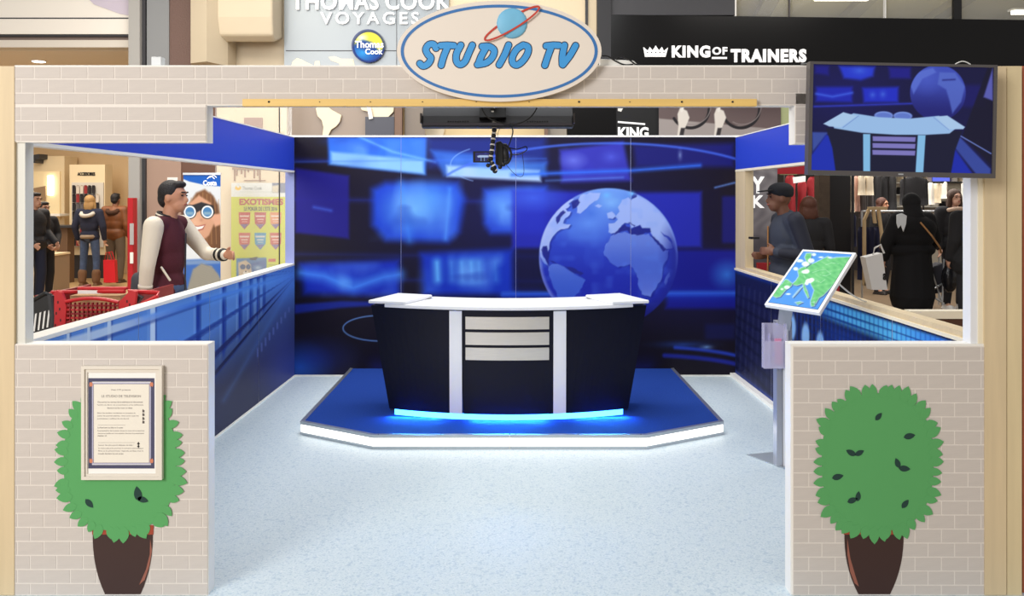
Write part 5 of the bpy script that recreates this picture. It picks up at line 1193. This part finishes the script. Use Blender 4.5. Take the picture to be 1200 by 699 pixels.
for px, py, w_, h_, Y, m, lb in ((998, 205, 6, 44, 13, M_gc, 'cream narrow top hanging first from the dark pillar'), (1004, 206, 7, 42, 13.1, M_gp, 'dusty pink top hanging between two cream tops'), (1010, 205, 9, 24, 12.9, M_gc, 'short cream top hanging in front of the grey ones'), (1019, 205, 9, 24, 12.85, M_gc, 'short cream top, rightmost of the cream tops'), (1011, 206, 8, 50, 13.08, M_gg, 'dark grey top under the short cream tops'), (1020, 206, 7, 48, 13.09, M_gg, 'dark grey top next to the black garments'),
                                (1029, 206, 9, 36, 14.6, M_gb, 'black top hanging left of the auburn-haired shopper'), (1037, 206, 9, 34, 14.7, M_gb, 'black top hanging just above the auburn-haired shopper'), (1046, 206, 9, 40, 14.6, M_gb, 'black top hanging right of the auburn-haired shopper'),
                                (1090, 214, 9, 26, 14, M_gw, 'white fluffy top hanging first right of the hood'), (1098, 214, 9, 24, 14.1, M_gc, 'cream top second right of the hood'), (1131, 212, 9, 28, 14, M_gw, 'white top hanging right of the scarf woman'), (1106, 213, 8, 20, 14.04, M_gw, 'white top hanging left of the scarf woman'),
                                (999, 251, 9, 38, 12.6, M_gn, 'dark blue garment by the thin dark post'), (1009, 266, 8, 62, 12.3, M_gn, 'navy garment first on the wooden stand'), (1015, 266, 8, 62, 12.25, M_gn, 'navy garment second on the wooden stand'), (1021, 266, 8, 62, 12.2, M_gn, 'navy garment third on the wooden stand'), (1027, 266, 7, 60, 12.3, M_gn, 'navy garment rightmost on the wooden stand')):
    garment(px, py, w_, h_, Y, m, None, 'hanging_garment', lb, 'garment', G1)
Bd = thing('black_coat_display', 'large black coat hanging high above the hooded woman', 'garment', P(1071, 240, 13.6), group=None)
garment(1071, 207, 32, 34, 13.6, M_gb, Bd, 'coat_body'); garment(1059, 210, 9, 30, 13.65, M_gb, Bd, 'sleeve'); garment(1083, 210, 9, 30, 13.65, M_gb, Bd, 'sleeve')
obj('hanger', MB().cyl(P(1071, 198, 13.6), P(1071, 208, 13.6), .02, 8), M_alu, Bd)
Pw = thing('bright_shelf', 'white lit shelf area above the clothes right of the television', 'shelf', P(1085, 222, 17.8))
obj('back_panel', MB().pbox(1050, 195, 1165, 318, 18.3, .1), mat('shelf_back_pale', (196, 186, 170), rough=.7), Pw)
for y in (214, 228, 242, 256): obj('shelf_board', MB().pbox(1050, y, 1165, y+1, 18.0, .3), M_white, Pw)
obj('screen', MB().pbox(1094, 207, 1113, 212.5, 17.9, .05), mat('screen_lilac', (96, 110, 226), emit=.8), Pw)
rnd = random.Random(11)
fold = []
for k, m in enumerate((M_gw, M_gb, M_gc, M_gg, M_rg)):
    mb = MB(); mb.box(-.06, .06, -.1, .1, 0, .13).bevel(.02, 2); me = bpy.data.meshes.new('folded_stack'); mb.bm.to_mesh(me); mb.bm.free(); me.materials.append(m); fold.append(me)
for y in (214, 228, 242, 256):
    for k in range(11):
        o = bpy.data.objects.new('folded_clothes', fold[rnd.choice((0, 1, 1, 2, 3, 1, 4))]); COL.objects.link(o); o.location = P(1056+k*10+rnd.uniform(-2, 2), y, 18.12); o.scale = (1, 1, rnd.uniform(.7, 1.3))
        tag(o, o.data.materials[0].name.replace('garment_', '')+' folded clothes on '+{214: 'the top', 228: 'the second', 242: 'the third', 256: 'the lowest'}[y]+' back shelf of the right shop, '+['far left', 'second from left', 'third from left', 'fourth from left', 'fifth from left', 'middle', 'fifth from right', 'fourth from right', 'third from right', 'second from right', 'far right'][k], 'clothes', 'folded clothes on the back shelves')
Wf = thing('wooden_stand', 'pale wooden trapezoid clothes stand left of the hooded woman', 'clothes stand', (P(1022, 0, 12.1).x, 12.1, -.006))
yw = 12.1; M_st = mat('stand_wood', (214, 186, 142), rough=.6)
obj('top_bar', MB().pbox(1018, 242.5, 1040, 246.5, yw, .05), M_st, Wf)
for (x0_, y0_), (x1_, y1_) in (((1019.5, 244), (1013.5, 258)), ((1013.5, 258), (1013.5, 335)), ((1030, 245), (1034, 275)), ((1034, 275), (1036, 335)), ((1024, 245), (1026, 262))):
    d = 1.6; obj('rail_piece', MB().pprism([(x0_-d, y0_), (x0_+d, y0_), (x1_+d, y1_), (x1_-d, y1_)], yw+.01, .04), M_st, Wf)
obj('foot_rail', MB().box(P(1011, 0, yw).x, P(1038, 0, yw).x, yw-.15, yw+.25, -.006, .05), M_st, Wf); obj('lower_bar', MB().pbox(1013, 331, 1036, 335, yw+.01, .04), M_st, Wf)
struct('trim_15', MB().pbox(999, 150, 1001, 400, 11.6, .05), M_dark)
# small counter rail outside the right wall
Br = thing('wooden_barrier', 'low cream wooden barrier beyond the right wall', 'barrier', (2.6, 4.9, -.012))
yq = 4.75
obj('top_rail', MB().box(2.22, 3.6, yq, yq+.08, P(0, 374, yq).z, P(0, 365, yq).z), mat('cream_sill', 0), Br)
obj('lower_board', MB().box(2.22, 3.6, yq+.02, yq+.06, -.012, P(0, 374, yq).z), mat('barrier_brown', (84, 52, 36), rough=.6), Br)
struct('trim_16', MB().box(PX(884, 9.6), 14, 9.6, 9.75, 1.85, 2.05), mat('shop_red_band', (150, 20, 34), rough=.5))
struct('trim_17', MB().box(2.48, 3.30, 8.6, 8.66, .6, .925), mat('shop_red_band', 0))
# ================================================================== people
def remesh(mb, vox, it=3):
    me = bpy.data.meshes.new('t'); mb.bm.to_mesh(me); mb.bm.free()
    o = bpy.data.objects.new('t', me); COL.objects.link(o)
    r = o.modifiers.new('r', 'REMESH'); r.mode = 'VOXEL'; r.voxel_size = vox; r.use_smooth_shade = True
    s = o.modifiers.new('s', 'SMOOTH'); s.iterations = it; s.factor = .6
    dg = bpy.context.evaluated_depsgraph_get(); out = bpy.data.meshes.new_from_object(o.evaluated_get(dg))
    bpy.data.objects.remove(o); bpy.data.meshes.remove(me); return out
def rm(name, mb, vox, m, parent, it=3, label=None):
    me = remesh(mb, vox, it); me.name = name; me.materials.clear(); o = link(name, me, m, parent, local=True, smooth=True)
    if label: o['label'] = label
    return o
def V(*a): return Vector(a)
DEF = dict(head=V(0, -.03, 1.585), neck=V(0, .01, 1.43), shL=V(.185, .01, 1.385), shR=V(-.185, .01, 1.385), elL=V(.235, .03, 1.11), elR=V(-.235, .03, 1.11),
           wrL=V(.25, -.06, .87), wrR=V(-.25, -.06, .87), hpL=V(.09, 0, .90), hpR=V(-.09, 0, .90), knL=V(.1, -.03, .49), knR=V(-.1, -.03, .49), anL=V(.1, .02, .085), anR=V(-.1, .02, .085))
def hand(mb, W, d, th, s=1., curl=.5):
    """palm, four unequal bent fingers and a side thumb; d = pointing, th = thumb side"""
    d = d.normalized(); th = (th-d*th.dot(d)).normalized(); nr = d.cross(th).normalized()
    R = Matrix((d, th, nr)).transposed()
    mb.ball(W+d*.045*s, (.05*s, .04*s, .018*s), 2, R); mb.cap(W-d*.03, W+d*.02*s, .027*s, .028*s)
    for k, (o, L_) in enumerate(((.028, .036), (.010, .041), (-.009, .038), (-.027, .030))):
        a = W+d*.078*s+th*o*s; q = d*math.cos(curl)+nr*math.sin(curl); b = a+q*L_*s; q2 = d*math.cos(curl*2.2)+nr*math.sin(curl*2.2); c = b+q2*L_*.85*s
        mb.caps([W+d*.045*s+th*o*.8*s, a, b, c], [.0095*s, .0092*s, .0085*s, .0075*s])
    t0 = W+d*.02*s+th*.03*s; t1 = t0+(d*.7+th*.7)*.035*s; t2 = t1+(d*.95+th*.2+nr*.3)*.03*s; mb.caps([t0, t1, t2], [.013*s, .011*s, .009*s])
M_eye = mat('eye_dark', (30, 22, 20), rough=.3); M_lip = mat('lip', (160, 84, 76), rough=.6)
def person(label, px, Y, rot, height, skin, top, bottom, shoe, hair, J={}, head_yaw=0, hairstyle='short', coat=None, sleeve=None, bulk=1., vox=.012, group=None, fat=0., hv=None, trouser_w=1.):
    s = height/1.70
    T = thing('person', label, 'person', (P(px, 0, Y).x, Y, -.012), math.radians(rot), group); T.scale = (s, s, s)
    j = dict(DEF); j.update({k: V(*v) for k, v in J.items()}); H = j['head']
    Rh = Matrix.Rotation(math.radians(head_yaw), 3, 'Z')
    hp = lambda x, y, z: H+Rh @ V(x, y, z)
    mb = MB()
    mb.ball(hp(0, .012, .018), (.074, .092, .098), 3, Rh); mb.ball(hp(0, -.03, -.055), (.052, .058, .058), 2, Rh); mb.ball(hp(0, -.045, -.088), (.026, .03, .022), 2, Rh)
    mb.cone(hp(0, -.070, .018), hp(0, -.097, -.022), .009, .014); mb.ball(hp(0, -.094, -.026), (.016, .016, .012), 2)
    mb.ball(hp(0, -.080, -.052), (.024, .014, .012), 2); mb.ball(hp(0, -.072, .033), (.05, .02, .012), 2, Rh)
    for q in (-1, 1): mb.ball(hp(.075*q, .012, -.005), (.011, .022, .033), 2, Rh)
    mb.cap(hp(0, .02, -.06), j['neck']-V(0, 0, .05), .05, .058)
    ch = (j['shL']+j['shR'])/2; hc = (j['hpL']+j['hpR'])/2; mid = ch.lerp(hc, .5)
    mb.ball(ch.lerp(hc, .28), (.158, .105, .19), 3); mb.ball(mid, (.14, .098, .16), 3); mb.ball(hc+V(0, 0, .03), (.155, .11, .12), 3)
    mb.cap(j['shL']*.8+ch*.2, j['shR']*.8+ch*.2, .062)
    for q in 'LR':
        mb.caps([j['sh'+q], j['el'+q], j['wr'+q]], [.052, .038, .026])
        mb.caps([j['hp'+q], j['kn'+q], j['an'+q]], [.082, .055, .038]); mb.cap(j['an'+q], j['an'+q]+V(0, -.12, -.05), .036, .028)
        d = j['wr'+q]-j['el'+q]; hand(mb, j['wr'+q], d+V(0, 0, 0), V(0, -1, .15) if abs(d.normalized().y) < .7 else V(-.2 if q == 'L' else .2, 0, 1), .98, .45)
    M_sk = mat('skin_%02d%02d%02d' % tuple(c//3 for c in skin), skin, rough=.55, var=.03, vscale=12)
    body = rm('body', mb, min(vox, .0085), M_sk, T, 2)
    for q in (-1, 1):
        obj('eye', MB().ball(hp(.031*q, -.077, .012), (.012, .008, .006), 2, Rh), M_eye, T, local=True, smooth=True); obj('eyebrow', MB().cap(hp(.017*q, -.090, .036), hp(.046*q, -.080, .036), .005), mat('brow', (34, 26, 22)), T, local=True)
    obj('mouth', MB().ball(hp(0, -.088, -.052), (.022, .009, .006), 2, Rh), M_lip, T, local=True, smooth=True)
    # trousers
    mb = MB(); mb.ball(hc+V(0, 0, .03), (.168+fat, .122+fat, .12), 3)
    for q in 'LR': mb.caps([j['hp'+q], j['kn'+q], j['an'+q]+V(0, .0, .02)], [.095*trouser_w, .073*trouser_w, .058*trouser_w])
    rm('trousers', mb, vox, bottom, T)
    for q in 'LR':
        a = j['an'+q]; mb = MB(); mb.cap(a+V(0, .02, -.04), a+V(0, -.14, -.048), .042, .036); mb.ball(a+V(0, 0, .0), (.05, .055, .06), 2)
        mb.box(a.x-.045, a.x+.045, a.y-.18, a.y+.065, .0, .03); rm('shoe', mb, .012, shoe, T)
    # jacket or coat
    b = bulk; mb = MB()
    mb.ball(ch.lerp(hc, .25), (.182*b+fat, .128*b+fat, .20), 3); mb.ball(mid, (.168*b+fat, .125*b+fat, .18), 3); mb.ball(hc+V(0, 0, .06), (.175*b+fat, .13*b+fat, .12), 3)
    mb.cap(j['shL']*.85+ch*.15, j['shR']*.85+ch*.15, .075*b); mb.cap(ch, j['neck']+V(0, .01, -.01), .08, .066)
    if coat: # long skirted coat
        zc = coat; mb.cap(hc+V(0, 0, .0), V(hc.x, hc.y, zc+.1), .165*b, .20*b); mb.cap(hc+V(.08, 0, .0), V(hc.x+.12, hc.y, zc+.12), .11, .13); mb.cap(hc+V(-.08, 0, .0), V(hc.x-.12, hc.y, zc+.12), .11, .13)
    else: mb.cap(hc+V(-.075, 0, .02), hc+V(.075, 0, .02), .112*b+fat)
    if sleeve is None:
        for q in 'LR': mb.caps([j['sh'+q], j['el'+q], j['wr'+q].lerp(j['el'+q], .08)], [.078*b, .062*b, .046*b])
    jk = rm('coat' if coat else 'jacket', mb, vox, top, T)
    if sleeve is not None:
        for q in 'LR':
            mb = MB(); mb.caps([j['sh'+q].lerp(ch, .04), j['el'+q], j['wr'+q].lerp(j['el'+q], .12)], [.078*b, .056*b, .046*b]); rm('sleeve', mb, vox, sleeve, T, label='cream leather sleeve')
    # hair
    if hairstyle == 'short':
        mb = MB(); mb.ball(hp(0, .028, .038), (.084, .092, .090), 3, Rh); mb.ball(hp(0, .068, -.01), (.068, .05, .07), 3, Rh); mb.ball(hp(0, -.035, .092), (.06, .052, .03), 2, Rh)
        rm('hair', mb, .008, hair, T)
    elif hairstyle == 'long':
        mb = MB(); mb.ball(hp(0, .028, .036), (.094, .100, .096), 3, Rh); mb.ball(hp(0, .06, -.07), (.098, .06, .12), 3, Rh)
        for q in (-1, 1): mb.cap(hp(.07*q, .0, .03), hp(.085*q, .02, -.13), .03, .036)
        rm('hair', mb, .009, hair, T)
    elif hairstyle == 'hood':
        mb = MB(); mb.ball(hp(0, .03, .02), (.115, .122, .128), 3, Rh); mb.cap(hp(0, .03, -.02), j['neck']+V(0, .03, -.03), .105, .125); mb.ball(j['neck']+V(0, .06, -.05), (.15, .09, .08), 2)
        rm('hood', mb, .01, hair, T)
    return T, j, hp
M_denim = mat('denim_blue', (70, 88, 122), rough=.9, var=.15, vscale=20); M_trk = mat('trouser_dark', (34, 34, 40), rough=.85); M_trb = mat('trouser_taupe', (110, 98, 84), rough=.9)
M_shd = mat('shoe_dark', (40, 34, 32), rough=.6); M_hblk = mat('hair_black', (26, 22, 24), rough=.6, bump=.6, bscale=90); M_hbr = mat('hair_brown', (70, 46, 32), rough=.6, bump=.6, bscale=90)
M_hbl = mat('hair_blond', (168, 132, 84), rough=.6, bump=.8, bscale=90); M_haub = mat('hair_auburn', (78, 42, 28), rough=.6, bump=.6, bscale=90)
def torus(mb, c, ax, R_, r_, n=20, sx=1., sy=1.):
    ax = Vector(ax).normalized(); u = ax.cross(V(0, 0, 1) if abs(ax.z) < .9 else V(1, 0, 0)).normalized(); w_ = ax.cross(u)
    return mb.tube([Vector(c)+(u*math.cos(2*PI*k/n)*sx+w_*math.sin(2*PI*k/n)*sy)*R_ for k in range(n)], r_, 6, True)
# --- man in varsity jacket, walking to the right
M_bur = mat('burgundy_wool', (78, 28, 40), rough=.9, bump=.3, bscale=150); M_crm = mat('cream_leather', (226, 216, 196), rough=.55, bump=.15, bscale=60)
Ya = 6.25
T, j, hp = person('young man in burgundy varsity jacket with cream sleeves walking right', 197, Ya, 90, 1.72, (196, 142, 112), M_bur, M_denim, M_shd, M_hblk,
    J=dict(head=(0, -.045, 1.585), neck=(0, .0, 1.43), elL=(.22, -.20, 1.16), wrL=(.10, -.385, 1.16), elR=(-.235, .05, 1.10), wrR=(-.22, .08, .86), knL=(.1, -.22, .50), anL=(.1, -.25, .085), knR=(-.1, .05, .48), anR=(-.1, .28, .12), shL=(.18, -.03, 1.385), shR=(-.185, .03, 1.385)),
    sleeve=M_crm, bulk=.92, vox=.010, head_yaw=-6)
for q in 'LR':
    a, b = j['wr'+q], j['el'+q]; d = (b-a).normalized()
    for k, (t, m) in enumerate(((.02, M_black), (.045, M_crm), (.07, M_black), (.095, M_crm))):
        obj('cuff_band', MB().cone(a+d*(t-.004), a+d*(t+.018), .047, .049, 16), m, T, local=True, smooth=True, label='black and cream striped knitted cuff')
hc = (j['hpL']+j['hpR'])/2
for z, m in ((-.075, M_black), (-.055, M_crm), (-.035, M_black)): obj('hem_band', torus(MB(), hc+V(0, 0, z), (0, 0, 1), .155, .013, 24, 1., .78) if 1 else None, m, T, local=True, smooth=True)
for z, r_, m in ((.0, .072, M_black), (.012, .068, M_crm), (.024, .063, M_black)): obj('collar_band', torus(MB(), j['neck']+V(0, .012, z+.005), (0, -.35, 1), r_, .0085), m, T, local=True, smooth=True)
obj('pocket_trim', MB().cap(V(-.155, -.075, 1.00), V(-.165, -.02, 1.09), .008), M_crm, T, local=True); obj('front_placket', MB().cap(V(-.0, -.128, 1.32), V(-.0, -.122, .92), .006), M_dark, T, local=True)
Bg = thing('shoulder_bag', 'dark grey shoulder bag behind the man in the varsity jacket', 'bag', P(167, 340, 6.45))
mb = MB(); mb.ball(P(170, 337, 6.45), (.105, .09, .13), 3); mb.ball(P(162, 328, 6.45), (.05, .06, .06), 3)
me = remesh(mb, .014); me.transform(Matrix.Translation(-org(Bg))); o = link('bag_body', me, mat('bag_grey', (62, 62, 68), rough=.7), Bg, local=True, smooth=True)
obj('strap', MB().tube([P(164, 330, 6.42), P(172, 310, 6.42), P(184, 290, 6.36), P(190, 272, 6.3)], .012, 6), M_dark, Bg)
# --- pair at the accessories display, backs turned
G_ = mat('navy_fleece', (38, 42, 62), rough=.95, bump=.3, bscale=100)
T, j, hp = person('blond woman in navy jacket, grey hood, jeans and fur boots, back turned', 105, 15.3, 180, 1.62, (206, 164, 140), G_, M_denim, mat('fur_boot', (122, 92, 70), rough=.95, bump=1., bscale=60), M_hbl, hairstyle='long', trouser_w=.9,
    J=dict(anL=(.13, .02, .085), anR=(-.13, .02, .085), knL=(.12, -.02, .49), knR=(-.12, -.02, .49), elL=(.26, .04, 1.12), elR=(-.26, .02, 1.12)))
obj('hood_trim', torus(MB(), j['neck']+V(0, .06, -.06), (0, .5, 1), .11, .04, 20), mat('hood_grey', (190, 184, 176), rough=.95), T, local=True, smooth=True, label='pale grey hood lying on the shoulders')
mb = MB(); hc = (j['hpL']+j['hpR'])/2; torus(mb, hc+V(0, 0, .03), (0, 0, 1), .15, .04, 24, 1, .8); obj('jumper_hem', mb, mat('hem_taupe', (150, 132, 114), rough=.95), T, local=True, smooth=True)
for q in 'LR': mb = MB(); mb.cap(j['an'+q]+V(0, 0, .02), j['an'+q]+V(0, -.01, .17), .072, .08); rm('boot_shaft', mb, .014, mat('fur_boot', 0), T)
T, j, hp = person('dark-haired person in brown leather jacket, back turned, beside blond woman', 135, 15.8, 176, 1.66, (150, 104, 82), mat('brown_leather', (120, 72, 40), rough=.5, var=.2, vscale=8), M_trb, mat('shoe_brown', (84, 64, 50)), M_hblk, bulk=1.1, trouser_w=1.05)
obj('hood_collar', torus(MB(), j['neck']+V(0, .05, -.05), (0, .5, 1), .10, .05, 20), mat('hood_dark_brown', (70, 44, 30), rough=.9), T, local=True, smooth=True)
Rb = thing('red_shopping_bag', 'bright red shopping bag held beside the blond woman', 'bag', P(129, 331, 15.2))
a = P(122, 331, 15.2); c = P(139, 305, 15.2)
obj('bag_body', MB().prism([(a.x+.03, 15.12, a.z), (a.x+.24, 15.12, a.z), (a.x+.20, 15.17, c.z), (a.x, 15.17, c.z)], (0, .1, 0)), mat('bag_red', (206, 26, 40), rough=.45), Rb)
for dy in (15.14, 15.24): obj('handle', MB().tube([V(a.x+.04, dy, c.z), V(a.x+.06, dy, c.z+.13), V(a.x+.12, dy, c.z+.15), V(a.x+.17, dy, c.z)], .007, 6), mat('bag_red', 0), Rb)
# --- dark pair at the far left
M_bk1 = mat('black_quilt', (32, 33, 40), rough=.7, bump=.6, bscale=22, stretch=(.3, .3, 2))
person('person in black quilted jacket and cap at the far left, walking right', 40, 12.6, 70, 1.66, (190, 146, 124), M_bk1, mat('dark_jeans', (34, 40, 62), rough=.9), mat('shoe_grey', (96, 96, 100)), M_hblk, J=dict(wrL=(.20, -.22, .93), wrR=(-.20, -.24, .93), anR=(-.1, .22, .11), knR=(-.1, .05, .49)), bulk=1.08)
person('shorter person in black jacket with clasped hands, second from the far left', 51, 13.2, 60, 1.52, (186, 140, 118), mat('black_jacket', (30, 30, 36), rough=.8), M_trk, M_shd, M_hblk, J=dict(elL=(.25, -.02, 1.12), wrL=(.08, -.26, .95), wrR=(-.08, -.26, .95), elR=(-.25, -.02, 1.12)))
# --- right side: man with cap
M_slate = mat('slate_jacket', (50, 56, 70), rough=.75); Yc_ = 7.15
T, j, hp = person('man in black cap and slate and navy zip jacket facing left', 921, Yc_, -90, 1.72, (116, 76, 56), M_slate, M_trk, M_shd, M_hblk, hairstyle='none', J=dict(head=(0, -.06, 1.575), elR=(-.24, .10, 1.12), wrR=(-.12, -.12, 1.10), elL=(.25, .09, 1.12), wrL=(.14, -.13, 1.14)), bulk=1.04, fat=.012, vox=.011)
mb = MB(); mb.ball(hp(0, .018, .066), (.098, .108, .068), 3); mb.ball(hp(0, .03, .04), (.096, .1, .05), 2); cp = rm('cap', mb, .009, mat('cap_black', (24, 26, 32), rough=.8), T)
mb = MB(); mb.prism([hp(-.07, -.07, .062), hp(-.055, -.15, .052), hp(0, -.178, .05), hp(.055, -.15, .052), hp(.07, -.07, .062)], (0, 0, .010)); obj('cap_brim', mb, M_black, T, local=True)
obj('collar', torus(MB(), j['neck']+V(0, .01, .0), (0, -.2, 1), .075, .024), mat('collar_navy', (30, 34, 52), rough=.7), T, local=True, smooth=True)
obj('zip', MB().cap(V(0, -.148, 1.34), V(0, -.150, .95), .007), mat('zip_brass', (170, 120, 70), rough=.4, metal=.5), T, local=True)
mb = MB(); mb.caps([j['shL']+V(.02, 0, .01), j['elL']+V(.012, 0, 0), j['wrL'].lerp(j['elL'], .15)+V(.008, 0, 0)], [.074, .060, .045]); rm('sleeve_panel', mb, .012, mat('sleeve_navy', (30, 33, 48), rough=.7), T, label='darker navy sleeve')
tag(obj('phone', MB().pbox(880, 278, 890, 280.5, 7.05, .07), M_black), 'dark phone held in front of the man in the cap', 'phone')
person('person in black with auburn hair behind the capped man', 948, 9.6, 175, 1.60, (196, 150, 128), M_gb, M_trk, M_shd, M_haub, hairstyle='long')
# --- hooded woman in long black coat
M_coat = mat('black_wool_coat', (16, 16, 19), rough=.95, bump=.3, bscale=120)
T, j, hp = person('person in long black hooded coat seen from behind, carrying bags', 1069, 10.9, 184, 1.64, (196, 150, 128), M_coat, M_trk, M_shd, M_coat, hairstyle='hood', coat=.24, bulk=1.42, fat=.05,
    J=dict(head=(0, -.05, 1.57), shL=(.20, .01, 1.36), shR=(-.20, .01, 1.36), elL=(.34, .0, 1.08), elR=(-.32, -.02, 1.10), wrL=(.33, -.1, .84), wrR=(-.36, -.20, .95)))
obj('bag_strap', MB().tube([V(.02, .235, 1.33), V(-.10, .29, 1.16), V(-.22, .28, 1.0), V(-.28, .2, .93)], .012, 6), mat('strap_tan', (170, 124, 78), rough=.5), T, local=True, label='tan bag strap across the back')
mb = MB(); q = [P(x, y, 10.58) for x, y in ((1051, 252), (1057, 250), (1063, 253), (1062, 263), (1059, 272), (1056, 264), (1053, 268), (1051, 262))]; mb.prism(q, (0, .02, 0)).bevel(.006)
me = bpy.data.meshes.new('shoulder_cloth'); mb.bm.to_mesh(me); me.transform((Matrix.Translation(T.location) @ Matrix.Rotation(T.rotation_euler.z, 4, 'Z') @ Matrix.Diagonal((*T.scale, 1))).inverted())
link('shoulder_cloth', me, mat('scarf_white', (206, 212, 216), rough=.9), T, local=True)['label'] = 'white cloth hanging from the shoulder'
sb_ = thing('white_shopping_bag', 'white paper shopping bag with dark lettering left of hooded coat', 'bag', P(1026, 342, 10.7))
obj('bag_body', MB().prism([P(x, y, 10.66) for x, y in ((1014, 302), (1034, 297), (1040, 340), (1022, 340))], (0, .16, 0)), mat('bag_white', (224, 224, 224), rough=.5), sb_)
obj('handle', MB().tube([P(x, y, 10.66) for x, y in ((1023, 299), (1025, 291), (1032, 287), (1036, 297))], .012, 6), mat('bag_white', 0), sb_)
ptext('letter', 'a', 1034.5, 320.5, 1039, 328.5, 10.655, M_black, sb_, bold=.04, ext=.004)
# trolley
Tr = thing('shopping_trolley', 'grey two-wheeled shopping trolley right of the hooded coat', 'trolley', P(1098, 360, 10.9))
obj('bag_body', MB().prism([P(x, y, 10.95) for x, y in ((1092, 314), (1106, 308), (1110, 342), (1096, 345))], (0, .2, 0)).bevel(.02), mat('trolley_grey', (66, 66, 74), rough=.8), Tr)
for a, b in (((1090, 312), (1105, 358)), ((1106, 304), (1104, 358)), ((1093, 340), (1108, 330)), ((1088, 345), (1106, 356))): obj('frame_tube', MB().cyl(P(*a, 10.9), P(*b, 10.9), .012, 8), M_alu, Tr)
for x in (1094, 1106): obj('wheel', MB().cyl(V(P(x, 0, 10.9).x-.02, 10.9, .07), V(P(x, 0, 10.9).x+.02, 10.9, .07), .08, 14), M_black, Tr)
pb_ = thing('plastic_bag', 'shiny black plastic bag hanging on the trolley handle', 'bag', P(1113, 345, 10.85)); mb = MB(); mb.ball(P(1113, 326, 10.85), (.10, .09, .19), 3); mb.cap(P(1112, 318, 10.85), P(1110, 303, 10.85), .06, .02)
me = remesh(mb, .016); me.transform(Matrix.Translation(-org(pb_))); link('bag_body', me, mat('bag_gloss', (30, 30, 34), rough=.2, bump=1., bscale=14), pb_, local=True, smooth=True)
# --- woman facing the camera with scarf
T, j, hp = person('brown-haired woman in dark coat and scarf facing the camera', 1118, 12.1, 4, 1.70, (204, 160, 138), mat('dark_coat', (34, 34, 38), rough=.9), M_trk, mat('shoe_white', (206, 206, 206), rough=.6), M_hbr, hairstyle='long', bulk=1.15)
mb = MB(); torus(mb, j['neck']+V(0, -.01, -.03), (0, -.2, 1), .09, .042); rm('scarf', mb, .014, mat('scarf_grey', (58, 56, 62), rough=.95), T)
mb = MB(); torus(mb, j['neck']+V(0, .01, -.05), (0, .4, 1), .15, .035, 20); rm('fur_collar', mb, .016, mat('fur_cream', (206, 180, 160), rough=1., bump=1., bscale=50), T)
person('person in dark coat seen from behind at right edge of the right opening', 1139, 10.3, 182, 1.66, (190, 146, 124), mat('charcoal_coat', (30, 30, 33), rough=.9), M_trk, M_shd, M_hblk, coat=.75, bulk=1.25, J=dict(head=(0, -.03, 1.575)))
person('auburn-haired shopper half hidden between the clothes rails', 1033, 14.0, 35, 1.58, (206, 150, 120), M_gb, M_trk, M_shd, M_haub, hairstyle='long')
